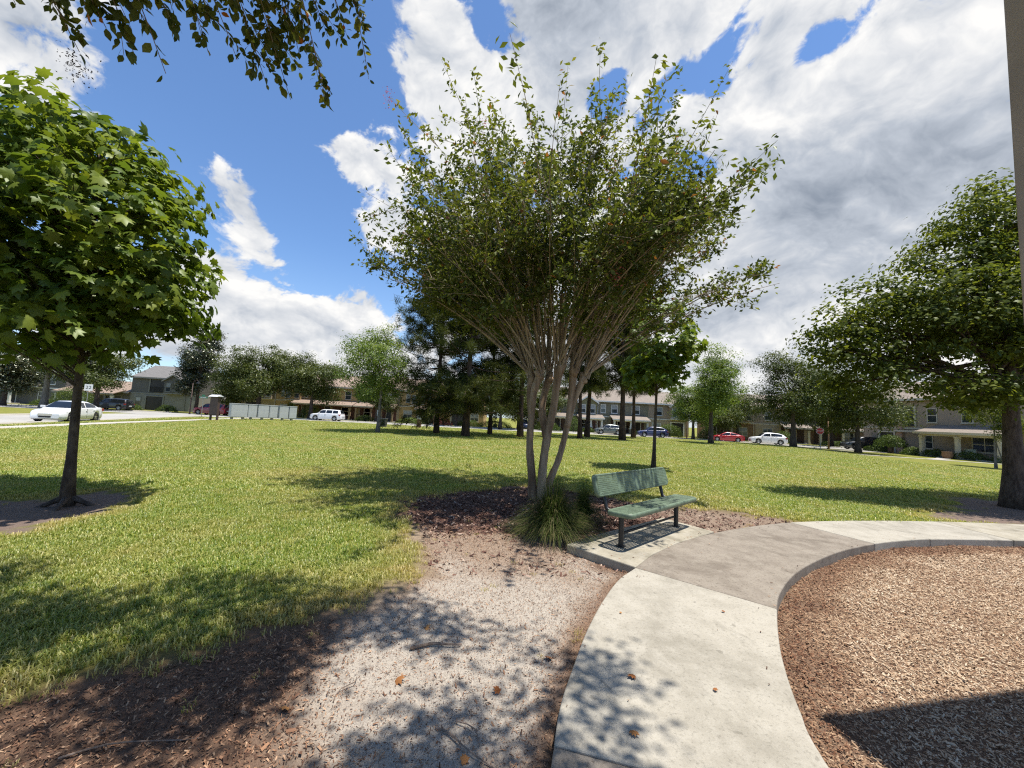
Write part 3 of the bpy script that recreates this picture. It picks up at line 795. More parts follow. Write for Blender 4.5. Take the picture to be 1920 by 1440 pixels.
def build_chips():
    mt = chip_mat('wood_chip', [(0, (0.080, 0.036, 0.022)), (0.25, (0.195, 0.095, 0.052)), (0.5, (0.33, 0.215, 0.13)), (0.8, (0.47, 0.35, 0.235)), (1, (0.62, 0.52, 0.385))])
    N = 280000; y = 0.9 + 5.9 * rng.random(N) ** 1.5; x = rng.uniform(1.0, 9.5, N)
    k = (x < 1.42 * y + 0.6) & (sdist(x, y, CHIP_POLY) > 0.01); x, y = x[k], y[k]
    d = poly_dist(x, y, INNC, False)
    red = (1 - sstep(d + 0.25 * (vnoise(x, y, 2.4, 61) - 0.5), 0.08, 0.55)) * 0.8 + 0.30 * sstep(vnoise(x, y, 1.3, 62), 0.55, 0.85) + 0.25 * (vnoise(x, y, 4.5, 63) - 0.5)
    rnd = np.clip(rng.beta(3.6, 1.7, len(x)) - red * 0.5, 0, 1)
    size = rng.uniform(0.008, 0.021, len(x)) * (1 + 0.10 * y) * np.where(rng.random(len(x)) < 0.03, 1.8, 1.0)
    chips('wood_chips', x, y, size, rnd, mt, 0.012, 0.42, 'tan and red wood chips filling the play area beside the footpath', 'wood chips')
    mm = chip_mat('mulch_chip', [(0, (0.045, 0.022, 0.017)), (0.5, (0.13, 0.066, 0.048)), (0.8, (0.23, 0.135, 0.10)), (1, (0.42, 0.32, 0.25))])
    N = 26000; x = rng.uniform(-2.2, 5.2, N); y = rng.uniform(4.3, 9.8, N)
    w = np.clip((1 - 0.7 * sstep(x, 2.3, 3.2)) * sstep(y - 5.75 - 0.08 * x + 0.5 * (vnoise(x, y, 1.3, 21) - .5), -0.5, 0.5) + 0.12, 0, 1)
    k = (sdist(x, y, SOIL_POLY) > -0.06) & (rng.random(N) < w) & (sdist(x, y, PAD) < -0.0) & (sdist(x, y, PATH_POLY) < 0); x, y = x[k], y[k]
    chips('mulch', x, y, rng.uniform(0.025, 0.075, len(x)), rng.random(len(x)) ** 1.3, mm, 0.012, 0.5, 'dark red bark mulch spread under the crape myrtle and behind the bench', 'mulch')
    ml = chip_mat('leaf_crumb', [(0, (0.045, 0.026, 0.018)), (0.4, (0.15, 0.078, 0.048)), (0.75, (0.30, 0.165, 0.095)), (1, (0.45, 0.30, 0.19))])
    N = 150000; x = rng.uniform(-5.0, 1.9, N); y = 0.9 + 5.2 * rng.random(N) ** 1.1
    left = sstep(-(x + 0.55 * (y - 2.3) + 1.0 + 0.7 * (vnoise(x, y, 1.3, 21) - .5)), -0.4, 0.3)
    edge = 1 - sstep(poly_dist(x, y, OUTC[:150], False), 0.05, 0.3)
    upper = sstep(y, 4.1, 4.9)
    w = np.clip(0.62 + 0.38 * left + 0.8 * edge + 0.4 * upper, 0, 1)
    k = (sdist(x, y, SOIL_POLY) > -0.05) & (rng.random(N) < w) & (sdist(x, y, PAD) < -0.0) & (sdist(x, y, PATH_POLY) < 0); x, y = x[k], y[k]
    chips('leaf_litter', x, y, rng.uniform(0.005, 0.017, len(x)) * (1 + 0.5 * left[k]) * np.where(rng.random(len(x)) < 0.04, 2.0, 1.0), rng.random(len(x)), ml, 0.006, 0.55, 'brown leaf crumbs and twigs scattered over the bare sandy ground', 'leaf litter')

    # crumbs blown on to the edges of the concrete
    N = 5200; y = rng.uniform(1.2, 7.6, N); x = rng.uniform(-0.2, 7.5, N)
    d1 = poly_dist(x, y, OUTC, False); d2 = poly_dist(x, y, INNC, False); d3 = poly_dist(x, y, PAD)
    w = 0.55 * np.exp(-d1 / 0.07) + 0.9 * np.exp(-d2 / 0.06) + 0.6 * np.exp(-d3 / 0.08) + 0.012
    k = (rng.random(N) < w) & ((sdist(x, y, PATH_POLY) > 0.012) | (sdist(x, y, PAD) > 0.015)); x, y = x[k], y[k]; n = len(x)
    me = leaf_mesh('path_litter', *CHIP, np.c_[x, y, np.full(n, 0.030)], np.c_[rng.normal(0, .3, (n, 2)), np.ones(n)], rng.uniform(0.008, 0.03, n), rnd=rng.random(n))
    tag(link('path_litter', me, None, ml), 'bits of bark and leaf blown on to the concrete footpath', 'leaf litter', kind='stuff')


build_chips()

# single fallen leaves on the concrete and in the play area, twigs on the sand
M['dead_leaf'] = chip_mat('dead_leaf', [(0, (0.22, 0.075, 0.022)), (1, (0.36, 0.19, 0.07))])
M['twig'] = bark_mat('twig_bark', (0.10, 0.07, 0.05), (0.25, 0.19, 0.15), 30)


def fallen():
    TV, TF = maple_leaf(3)
    g = 'single fallen leaves on the concrete footpath'
    spots = [(0.86, 2.62, 'orange fallen leaf lying in the middle of the pale footpath slab'), (0.70, 2.17, 'brown fallen leaf nearest the shadowed end of the footpath'),
             (1.31, 2.52, 'small brown fallen leaf near the play area edge of the footpath'), (1.0, 3.45, 'tiny brown leaf on the footpath slab below the bench'), (1.93, 3.55, 'dark leaf bit on the pale slab by the play area kerb')]
    for i, (x, y, lab) in enumerate(spots):
        me = leaf_mesh('fallen_leaf', TV, TF, np.array([[0, 0, 0.0]]), np.array([[0.2, 0.1, 1.0]]), np.array([(0.055, 0.05, 0.03, 0.022, 0.03)[i]]), rnd=np.array([(0.1, 0.5, 0.2, 0.8, 0.0)[i]]))
        o = link('fallen_leaf', me, None, M['dead_leaf']); o.location = (x, y, 0.036); o.rotation_euler = (0, 0, i * 1.3); tag(o, lab, 'leaf', g)
    g = 'orange leaves fallen on the sandy ground'
    labs = ['orange fallen leaf on the shaded sand beside the footpath', 'curled brown leaf on the sand nearest the footpath', 'orange leaf on the dark litter at the lawn edge', 'rusty leaf on the sand at the bottom of the picture', 'brown leaf in the shade left of the sand patch', 'small orange leaf near the thin grass edge']
    for i, (x, y) in enumerate([(0.02, 2.55), (0.33, 2.9), (-0.62, 2.62), (-0.15, 2.05), (-1.15, 2.3), (-0.55, 3.2)]):
        me = leaf_mesh('fallen_leaf', TV, TF, np.array([[0, 0, 0.0]]), np.array([[0.3, -0.2, 1.0]]), np.array([0.05 + 0.012 * (i % 3)]), rnd=np.array([i / 6.0]))
        o = link('fallen_leaf', me, None, M['dead_leaf']); o.location = (x, y, float(gz(x, y)) + 0.018); o.rotation_euler = (0.2, 0.1, i * 2.1); tag(o, labs[i], 'leaf', g)
    g = 'dry twigs lying on the bare ground'
    for i, (x0, y0, x1, y1, r, lab) in enumerate([(-0.62, 2.92, -0.28, 3.02, 0.011, 'short pale broken stick on the sand near the lawn edge'), (-0.33, 2.25, 0.05, 2.0, 0.006, 'thin dark twig on the shaded sand at the bottom'),
                                                  (-2.0, 1.95, -1.45, 2.12, 0.005, 'long thin pale twig across the brown litter'), (-0.92, 2.38, -0.86, 2.62, 0.004, 'thin twig standing on the litter edge of the sand'), (-0.2, 2.3, -0.05, 2.16, 0.004, 'small thin twig beside the dark twig')]):
        zz = float(gz((x0 + x1) / 2, (y0 + y1) / 2)) + 0.012
        pts = [(x0 + (x1 - x0) * t + 0.02 * sin(7 * t + i), y0 + (y1 - y0) * t + 0.02 * sin(5 * t), zz + 0.01 * sin(3 * t)) for t in np.linspace(0, 1, 7)]
        c = Vector(pts[3]); b = MB().tube([Vector(p) - c for p in pts], [r * (1 - 0.5 * t) for t in np.linspace(0, 1, 7)], 6)
        o = b.build('twig', M['twig']); o.location = c; tag(o, lab, 'twig', g)


fallen()


# ---- fountain grass clumps
def grass_clump(name, loc, n, h, spread, label, seed, mat='fountain', group=None):
    r = np.random.default_rng(seed); V = []; F = []; at = []
    for i in range(n):
        a = r.random() * 2 * pi; d = 0.10 * sqrt(r.random()) * spread; bx, by = d * cos(a), d * sin(a)
        la = a + r.normal(0, 0.9); low = r.random() ** 0.7; out = spread * (0.15 + 0.85 * low) * r.uniform(0.6, 1.1); hh = h * (1.05 - 0.62 * low) * r.uniform(0.8, 1.12)
        px, py = cos(la), sin(la); fx, fy = -py, px; w = r.uniform(0.0018, 0.0036) * 1.1; k = len(V); K = 6
        for s in range(K):
            t = s / (K - 1); rr = out * t ** 1.25; zz = hh * (1.75 * t - 0.75 * t * t * (1 + 1.15 * low)); ww = w * (1 - 0.85 * t)
            V += [(bx + px * rr - fx * ww, by + py * rr - fy * ww, zz), (bx + px * rr + fx * ww, by + py * rr + fy * ww, zz)]
        F += [(k + 2 * s, k + 2 * s + 1, k + 2 * s + 3, k + 2 * s + 2) for s in range(K - 1)]
        q = r.random() if low < 0.75 else 0.55 + 0.45 * r.random(); at += [q] * (K - 1)
    me = np_mesh(name, np.array(V), np.array(F)); fattr(me, 'rnd', at)
    root = empty(name, loc); o = link('blades', me, root, M[mat])
    MB().frust(0, 0, -0.05, 0.10, 0.10 * spread, 0.10 * spread, 0.05 * spread, 0.05 * spread).build('crown_base', M['bark_dark'], root)
    tag(root, label, 'grass clump', group); return root


grass_clump('fountain_grass', (0.68, 5.78, -0.05), 3800, 0.86, 0.84, 'large green fountain grass clump at the foot of the crape myrtle', 5, group='ornamental grass clumps')
grass_clump('fountain_grass', (1.30, 6.75, -0.05), 1300, 0.70, 0.55, 'smaller fountain grass clump behind the left end of the bench', 6, group='ornamental grass clumps')

# ------------------------------------------------------------------ trees
def curve_pts(a, b, bend, n=6, up=0.0):
    a = np.array(a, float); b = np.array(b, float); m = (a + b) / 2 + np.array(bend, float) + np.array((0, 0, up))
    return [tuple((1 - t) ** 2 * a + 2 * t * (1 - t) * m + t * t * b) for t in np.linspace(0, 1, n)]


def trunk_mesh(mb, h, r0, r1, lean=(0, 0), flare=1.6, n=12, wob=0.05, seed=0):
    r = np.random.default_rng(seed); K = 9; pts = []; rad = []
    for i in range(K):
        t = i / (K - 1); f = 1 + (flare - 1) * math.exp(-t * h / (r0 * 3.0))
        pts.append((lean[0] * t + wob * r0 * 4 * (r.random() - .5) * (0 < i < K - 1), lean[1] * t + wob * r0 * 4 * (r.random() - .5) * (0 < i < K - 1), h * t - (0.08 if i == 0 else 0))); rad.append((r0 * (1 - t) + r1 * t) * f)
    mb.tube(pts, rad, n); return pts


def lobes_clumps(lobes, per, r, shell=0.55):
    """clump centres spread through a set of ellipsoid lobes (cx,cy,cz,rx,ry,rz), denser near the outside"""
    vol = np.array([l[3] * l[4] * l[5] for l in lobes]) ** 0.75; cnt = np.maximum(3, (per * vol / vol.sum())).astype(int)
    C = []; O = []; ID = []
    for k, (l, n) in enumerate(zip(lobes, cnt)):
        u = unit(r.normal(size=(n, 3))); q = (shell + (1 - shell) * r.random(n) ** 0.6)[:, None]
        C.append(np.array(l[:3]) + u * q * np.array(l[3:])); O.append(u); ID.append(np.full(n, k))
    return np.vstack(C), np.vstack(O), np.concatenate(ID)


def broad_tree(name, loc, h_trunk, r0, lobes, clumps, per, leaf, mat, bark, label, seed, cr=0.5, lean=(0, 0), group=None, cat='tree', template=LEAF4, flat=0.55, upn=0.7, r1=None, droop=0.0, limbs=True, twigs=0.5, flare=1.6):
    """trunk > crown, with limbs reaching every lobe and leaves in clumps"""
    r = np.random.default_rng(seed)
    root = empty(name, loc); tag(root, label, cat, group)
    mb = MB(); tp = trunk_mesh(mb, h_trunk, r0, r1 or r0 * 0.55, lean, seed=seed, flare=flare)
    top = np.array(tp[-1]); C, O, ID = lobes_clumps(lobes, clumps, r)
    lb = MB()
    if limbs:
        for k, l in enumerate(lobes):
            c = np.array(l[:3]); a = np.array(tp[-1 - int(r.integers(0, 3))]); d = c - a
            lb.tube(curve_pts(a, c, (d[0] * -0.12, d[1] * -0.12, abs(d[2]) * 0.05), 6, 0.0), [max(0.02, (r1 or r0 * 0.55) * 0.75 * (1 - 0.8 * t)) for t in np.linspace(0, 1, 6)], 6)
            idx = np.where(ID == k)[0]
            for i in idx[: int(len(idx) * twigs)]:
                s = a + d * r.uniform(0.35, 1.0); lb.tube(curve_pts(s, C[i], r.normal(0, 0.08, 3), 3), [r0 * 0.12 + 0.006, r0 * 0.08 + 0.004, 0.004], 4, False)
    mb.build('trunk', M[bark], root, True)
    if lb.v: lb.build('limbs', M[bark], root, True)
    N = len(C) * per; ci = np.repeat(np.arange(len(C)), per)
    off = r.normal(size=(N, 3)) * np.array((cr, cr, cr * flat)) * r.uniform(0.5, 1.15, len(C))[ci][:, None]
    P = C[ci] + off; P[:, 2] -= droop * np.hypot(off[:, 0], off[:, 1])
    nrm = unit(O[ci] * 0.5 + off / cr * 0.35 + np.array((0, 0, upn)) + r.normal(0, 0.55, (N, 3)))
    rnd = np.clip(0.5 * r.random(len(C))[ci] + 0.55 * r.random(N) + 0.10 * (off[:, 2] / cr), 0, 1)
    me = leaf_mesh('crown', *template, P, nrm, leaf * r.uniform(0.7, 1.25, N), spin=r.random(N) * 6.283, rnd=rnd)
    link('crown', me, root, M[mat]); return root


def pine(name, loc, h, r0, base, rad, label, seed, group):
    r = np.random.default_rng(seed); root = empty(name, loc); tag(root, label, 'tree', group)
    mb = MB(); trunk_mesh(mb, h, r0, r0 * 0.25, (r.normal(0, 0.3), r.normal(0, .3)), 1.5, 10, 0.03, seed); mb.build('trunk', M['bark_pine'], root, True)
    lb = MB(); C = []
    z = base
    while z < h + 0.3:
        t = (z - base) / (h - base); R = rad * (1 - 0.75 * t ** 1.4) * r.uniform(0.7, 1.15)
        for b in range(int(r.integers(4, 7))):
            a = r.random() * 2 * pi; tip = np.array((cos(a) * R, sin(a) * R, z + R * r.uniform(-0.15, 0.35) + 0.2)); s = np.array((0, 0, z))
            if t < 0.25: tip[2] -= R * 0.35
            lb.tube(curve_pts(s, tip, (0, 0, -0.15 * R), 4), [r0 * 0.28 * (1 - t * .6), r0 * .2 * (1 - t * .6), r0 * .12, 0.012], 5, False)
            for q in np.linspace(0.3, 1.0, 7):
                p = s + (tip - s) * q + r.normal(0, 0.22, 3); C.append(p)
        z += r.uniform(0.42, 0.72) * (1 if t < .5 else .8)
    lb.build('limbs', M['bark_pine'], root, True)
    C = np.array(C); per = 78; N = len(C) * per; ci = np.repeat(np.arange(len(C)), per)
    u = unit(r.normal(size=(N, 3)) + np.array((0, 0, 0.35)))
    # long thin needles in bushy brushes
    TV = [(-0.018, 0, 0), (0.018, 0, 0), (0, 1, 0)]; TF = [(0, 1, 2)]
    R = frames(np.cross(u, r.normal(size=(N, 3))), np.zeros(N))
    nz = unit(np.cross(u, r.normal(size=(N, 3)))); xx = np.cross(u, nz); R = np.stack([xx, u, nz], -1)
    V, F = stamp(TV, TF, C[ci] + r.normal(0, 0.16, (N, 3)), R, r.uniform(0.24, 0.48, N), np.tile((2.7, 1.05, 1.0), (N, 1)))
    me = np_mesh('crown', V, F); fattr(me, 'rnd', np.clip(0.6 * r.random(len(C))[ci] + 0.5 * r.random(N) - .05, 0, 1))
    link('crown', me, root, M['needle']); return root


# ---- the sycamore on the left: pads of big lobed leaves, the largest of them single objects
def sycamore(loc, h, r0, lobes, clumps, per, leaf, label, seed, single=0, lean=(0, 0), h_trunk=2.6, cat='tree', cr=0.34):
    r = np.random.default_rng(seed); root = empty('sycamore_tree', loc); tag(root, label, cat)
    mb = MB(); tp = trunk_mesh(mb, h * 0.86, r0, 0.02, lean, 1.55, 14, 0.05, seed)
    for k in range(4 if single else 0):
        a = k * 1.6 + 0.4; mb.tube([(0.05 * cos(a), 0.05 * sin(a), 0.12), (0.28 * cos(a), 0.28 * sin(a), 0.0), (0.5 * cos(a), 0.5 * sin(a), -0.06)], [0.045, 0.025, 0.010], 6)
    mb.build('trunk', M['bark_dark'], root, True)
    C, O, ID = lobes_clumps(lobes, clumps, r, 0.52)
    lb = MB()
    for i in range(len(C)):
        z = np.clip(C[i][2] - 0.55 * np.hypot(C[i][0], C[i][1]) - 0.15, h_trunk * 0.8, h * 0.85); s = (lean[0] * z / h, lean[1] * z / h, z)
        if i % 2 == 0: lb.tube(curve_pts(s, C[i], r.normal(0, 0.06, 3), 4), [r0 * 0.22, r0 * 0.15, r0 * 0.09, 0.004], 5, False)
    lb.build('limbs', M['bark_dark'], root, True)
    N = len(C) * per; ci = np.repeat(np.arange(len(C)), per)
    a = r.random(N) * 2 * pi; d = cr * np.sqrt(r.random(N)); off = np.c_[d * np.cos(a), d * np.sin(a), r.normal(0, cr * 0.33, N) - 0.25 * d]
    P = C[ci] + off
    nrm = unit(np.c_[off[:, :2] / cr * 0.6, np.full(N, 0.75)] + O[ci] * 0.45 + r.normal(0, 0.50, (N, 3)))
    size = leaf * r.uniform(0.55, 1.2, N); rnd = np.clip(0.55 * r.random(len(C))[ci] + 0.3 * r.random(N) + 0.22 * (P[:, 2] / h), 0, 1)
    # leaf axis points outward and down
    R = frames(nrm, np.zeros(N)); out = np.c_[off[:, :2] + O[ci][:, :2] * 0.15, -0.1 * np.ones(N)]
    y = unit(out - R[:, :, 2] * np.sum(out * R[:, :, 2], 1)[:, None] + r.normal(0, .15, (N, 3))); y = unit(y - R[:, :, 2] * np.sum(y * R[:, :, 2], 1)[:, None]); x = np.cross(y, R[:, :, 2]); R = np.stack([x, y, R[:, :, 2]], -1)
    variants = [maple_leaf(q) for q in range(4)]
    own = np.zeros(N, bool)
    if single:
        cdir = unit(np.array((0, 0, EYE)) - np.array(loc))[None]
        toc = np.array((0, 0, EYE)) - (P + np.array(loc)); dist = np.linalg.norm(toc, axis=1)
        face = np.abs(np.sum(unit(toc) * R[:, :, 2], 1)); outer = np.sum(off * unit(toc), 1) + np.sum((C[ci] - np.array((0, 0, h * .62))) * unit(toc), 1)
        inview = (P[:, 0] + loc[0]) > -1.28 * (P[:, 1] + loc[1])
        score = size / dist * (0.3 + face) * (1 + 0.5 * outer) * inview
        own[np.argsort(-score)[:single]] = True
        vm = []
        for q in range(4):
            me = np_mesh('leaf', np.array(variants[q][0]), np.array(variants[q][1])); fattr(me, 'rnd', np.full(len(variants[q][1]), 0.45 + 0.16 * q)); me.materials.append(M['syc']); vm.append(me)
        for i in np.where(own)[0]:
            o = bpy.data.objects.new('leaf', vm[int(r.integers(0, 4))]); COL.objects.link(o); o.parent = root
            Mx = Matrix([list(R[i][0] * size[i]) + [P[i][0]], list(R[i][1] * size[i]) + [P[i][1]], list(R[i][2] * size[i]) + [P[i][2]], [0, 0, 0, 1]]); o.matrix_local = Mx
    Vs = []; Fs = []; rs = []; nb = 0
    vi = r.integers(0, 4, N)
    for q in range(4):
        k = (vi == q) & ~own; V, F = stamp(*variants[q], P[k], R[k], size[k]); Vs.append(V); Fs.append(F + nb); nb += len(V); rs.append(np.repeat(rnd[k], len(variants[q][1])))
    me = np_mesh('crown', np.vstack(Vs), np.vstack(Fs)); fattr(me, 'rnd', np.concatenate(rs)); o = link('crown', me, root, M['syc'])
    if single: tag(o, kind='stuff')
    return root


SYC = (-6.51, 6.02, -0.03)
sycamore(SYC, 6.6, 0.064, [(-0.30, 0.10, 3.30, 1.46, 1.44, 0.75), (-0.26, 0.00, 4.25, 1.68, 1.62, 0.90), (-0.48, 0.10, 5.18, 1.38, 1.35, 0.80), (-0.75, 0.10, 5.87, 0.90, 0.90, 0.65), (-1.47, 0.20, 4.60, 1.38, 1.44, 1.40), (0.42, -0.20, 3.40, 1.03, 0.99, 0.65), (-0.12, -0.50, 2.65, 0.99, 0.81, 0.35), (-1.56, 0.30, 3.00, 1.12, 1.08, 0.60), (0.33, 0.30, 2.95, 1.03, 0.90, 0.40)],
         400, 22, 0.180, 'young sycamore with big lobed leaves in the left foreground', 101, 300, (-0.40, 0.1), 2.2)
sycamore((5.32, 14.63, 0.0), 6.0, 0.07, [(0.05, 0, 3.7, 1.25, 1.2, 0.8), (0.15, 0, 4.7, 1.5, 1.3, 0.9), (0.1, 0, 5.6, 1.1, 1.0, 0.7), (0.5, 0, 4.2, 1.1, 1.0, 0.7), (-0.3, -0.2, 3.4, 0.8, 0.8, 0.5)],
         120, 22, 0.20, 'slim young sycamore standing on the lawn behind the bench', 102, 0, (0.1, 0), 3.0, cr=0.3)


# ---- the crape myrtle in the middle: several pale stems, knuckles, fans of straight whips
def crape():
    r = np.random.default_rng(33); B = np.array((0.70, 8.45, -0.05))
    root = empty('crape_myrtle', tuple(B)); tag(root, 'tall multi-stemmed crape myrtle with pale trunks in the middle of the mulch bed', 'tree')
    kn = [(-0.10, 0.0, 2.62), (0.62, 0.05, 2.72), (0.30, -0.12, 2.78), (0.12, 0.25, 2.60), (0.86, 0.12, 2.62), (-0.28, 0.12, 2.58)]
    mb = MB()
    st = [([(-0.14, 0.0, -0.05), (-0.19, 0, 0.5), (-0.26, 0, 1.1), (-0.25, 0.02, 1.7), (-0.22, 0, 2.25), kn[0]], [0.098, 0.084, 0.076, 0.072, 0.076, 0.095]),
          ([(0.03, -0.05, -0.05), (0.03, -0.06, 0.6), (0.09, -0.08, 1.25), (0.20, -0.1, 1.9), (0.24, -0.1, 2.35), kn[2]], [0.10, 0.088, 0.082, 0.08, 0.078, 0.095]),
          ([(0.13, 0.06, -0.05), (0.20, 0.08, 0.35), (0.38, 0.08, 0.85), (0.52, 0.07, 1.5), (0.58, 0.06, 2.1), kn[1]], [0.088, 0.074, 0.066, 0.062, 0.064, 0.085]),
          ([(0.09, -0.08, 1.25), (-0.02, 0.1, 1.8), (0.02, 0.2, 2.2), kn[3]], [0.085, 0.075, 0.075, 0.09]),
          ([(0.52, 0.07, 1.5), (0.66, 0.1, 2.1), kn[4]], [0.07, 0.065, 0.08]), ([(-0.25, 0.02, 1.7), (-0.31, 0.08, 2.2), kn[5]], [0.07, 0.065, 0.08])]
    for p, rad in st:
        q = catmull(p, 5); mb.tube([tuple(a) for a in q], list(np.interp(np.linspace(0, 1, len(q)), np.linspace(0, 1, len(rad)), rad) * (1 + 0.05 * r.normal(size=len(q)))), 12)
    for k in kn:
        for j in range(4): mb.tube([np.array(k) - (0, 0, 0.10), np.array(k) + r.normal(0, .05, 3) + (0, 0, 0.06)], [0.085, 0.05], 8)
    mb.build('trunk', M['bark_crape'], root, True)
    wb = MB(); LP = []; LN = []; LT = []; fl = []
    def leafy(path, t0, n, rad):
        path = np.array(path); K = len(path)
        for _ in range(n):
            t = t0 + (1 - t0) * r.random() ** 0.8; f = t * (K - 1); i = min(int(f), K - 2); p = path[i] + (path[i + 1] - path[i]) * (f - i)
            LP.append(p + r.normal(0, rad, 3)); LT.append(t)
    W = []
    def ends(n, lo, hi):
        for _ in range(n):
            a = r.random() * 2 * pi; q = sqrt(r.random()); W.append((a, q))
    ends(118, 0, 1); W += [(r.random() * 2 * pi, 0.85 + 0.17 * r.random()) for _ in range(22)]
    paths = []
    for a, q in W:
        ex, ey = cos(a) * q * 4.3, sin(a) * q * 3.1
        top = 8.75 - 1.3 * q ** 2.2 - (0.75 * max(0, -ey)) ; low = 4.2 + 0.3 * q
        h = low + (top - low) * (1 - (1 - r.random()) ** (0.9 if q > 0.55 else 2.4)) if q > 0.35 else top - r.random() * 1.6
        ex = ex * (0.82 if ey < -0.8 else 1.0) + 0.12
        k = min(kn, key=lambda p: abs(p[0] - ex * 0.2 - 0.2) + abs(p[1] - ey * 0.15) + r.random() * 0.35)
        s = np.array(k) + r.normal(0, 0.04, 3); e = np.array((ex, ey, h))
        bend = np.array((-0.20 * (ex - s[0]), -0.20 * (ey - s[1]), 0.06 * (h - 2.7))) + r.normal(0, 0.20, 3)
        if h < 6.2: bend[2] += 0.35
        p = curve_pts(s, e, bend, 8); paths.append(p)
        r0 = r.uniform(0.011, 0.025)
        wb.tube(p, [r0 * (1 - 0.82 * t) for t in np.linspace(0, 1, 8)], 6, False)
        t0 = 0.30 if q < 0.6 else 0.28
        leafy(p, t0 + 0.1, int(55), 0.10)
        for j in range(int(r.integers(8, 13))):
            t = t0 + (0.97 - t0) * r.random() ** 0.8; f = t * 7; i = min(int(f), 6); b = np.array(p[i]) + (np.array(p[i + 1]) - np.array(p[i])) * (f - i)
            d = unit(np.array(p[7]) - np.array(p[5])) * 0.7 + unit(r.normal(size=3)) * 0.85 + np.array((0.10 * np.sign(ex), 0, 0.25)); L = r.uniform(0.4, 1.3)
            tp = curve_pts(b, b + d * L, r.normal(0, 0.05, 3), 4); wb.tube(tp, [0.007, 0.006, 0.004, 0.002], 4, False); leafy(tp, 0.12, int(38 * L) + 10, 0.055)
            if r.random() < 0.035: fl.append(np.array(tp[-1]))
        if r.random() < 0.06: fl.append(np.array(p[-1]))
    # the long low arm reaching right and the one reaching left
    for e in ((4.75, -0.1, 5.15), (5.15, 0.1, 4.95), (4.9, 0.2, 5.35), (-4.2, 0.1, 4.95), (-4.0, -0.2, 5.3), (2.7, -2.7, 5.6), (2.2, -2.9, 5.2), (3.1, -2.4, 5.9), (1.7, -2.8, 5.5), (2.5, -2.2, 6.3), (-3.95, 0.1, 4.95), (-3.6, -0.4, 4.5), (3.9, 0.3, 5.9), (3.3, 0.2, 4.0), (-2.9, 0.2, 4.2)):
        s = np.array(kn[4] if e[0] > 0 else kn[5]); p = curve_pts(s, e, (0, 0, 0.55), 9); wb.tube(p, [0.022 * (1 - 0.8 * t) for t in np.linspace(0, 1, 9)], 6, False); leafy(p, 0.68, 40, 0.09)
        for j in range(8):
            i = int(r.integers(4, 8)); b = np.array(p[i]); d = np.array((0.5 * np.sign(e[0]), r.normal(0, .5), r.uniform(-0.1, 0.6))); tp = curve_pts(b, b + d * r.uniform(0.5, 0.9), (0, 0, .05), 4); wb.tube(tp, [0.006, 0.005, 0.003, 0.002], 4, False); leafy(tp, 0.3, 26, 0.06)
    wb.build('branches', M['bark_whip'], root, True)
    P = np.array(LP)
    gap = vnoise(P[:, 0] * 1.0 + 0.6 * P[:, 1] + 9, P[:, 2] * 1.1 + 9, 1.15, 15) * 0.6 + vnoise(P[:, 0] - 0.7 * P[:, 1] + 9, P[:, 2] + 0.4 * P[:, 1] + 9, 1.9, 16) * 0.4
    P = P[(gap > 0.33) | (r.random(len(P)) < 0.25)]; N = len(P)
    cen = np.array((0.3, 0, 5.8)); o = unit(P - cen)
    nrm = unit(o * 0.35 + np.array((0, 0, 0.75)) + r.normal(0, 0.65, (N, 3)))
    patch = vnoise(P[:, 0] + 3 * P[:, 1], P[:, 2] + P[:, 1], 0.9, 5)
    rnd = np.clip(0.48 * r.random(N) + 0.52 * patch + 0.05 * (P[:, 2] - 6) / 3, 0, 1) * 0.97; rnd = np.where(r.random(N) < 0.012, 1.0, rnd)
    me = leaf_mesh('crown', *LEAF4, P, nrm, r.uniform(0.078, 0.140, N), spin=r.random(N) * 6.28, rnd=rnd); link('crown', me, root, M['crape'])
    for c in fl[:12]:
        n = 60; fp = c + r.normal(0, 1, (n, 3)) * np.array((0.06, 0.06, 0.11)); me = leaf_mesh('blossom', *LEAF4, fp, r.normal(size=(n, 3)), r.uniform(0.025, 0.045, n)); tag(link('blossom', me, root, M['flower']), kind='stuff')
    return N


n_crape = crape()

# ---- big shade tree at the right edge
broad_tree('shade_tree', (13.15, 10.35, -0.03), 3.9, 0.21, [(-0.2, 0.2, 5.0, 1.9, 1.9, 0.95), (-2.9, 0.2, 4.15, 1.35, 1.3, 0.62), (-4.25, 0.3, 4.75, 0.95, 0.95, 0.55), (-1.9, -0.4, 5.45, 1.15, 1.1, 0.6), (-3.0, 0.4, 5.6, 0.85, 0.9, 0.48), (-3.4, 0.2, 3.15, 1.1, 1.0, 0.45), (-1.0, 0.2, 6.75, 1.2, 1.2, 0.6), (0.0, 0.3, 7.9, 1.0, 1.1, 0.6), (0.6, 0.3, 8.8, 0.7, 0.8, 0.45), (2.3, 0.2, 5.4, 2.2, 2.0, 1.2), (1.6, 0, 7.2, 1.6, 1.5, 0.8), (-1.6, -0.7, 2.95, 1.2, 0.9, 0.42), (0.6, 0.6, 3.3, 1.5, 1.4, 0.6), (-2.2, -0.6, 4.75, 0.9, 0.8, 0.4), (-0.4, -0.9, 4.1, 1.1, 0.8, 0.5), (-4.6, 0.1, 3.95, 0.7, 0.7, 0.35), (-0.9, -0.4, 5.9, 0.9, 0.8, 0.4)],
           430, 130, 0.122, 'maple', 'bark_dark', 'big dense shade tree with a thick trunk at the right edge', 201, cr=0.38, template=LEAF6, flat=0.36, droop=0.25, upn=0.85)

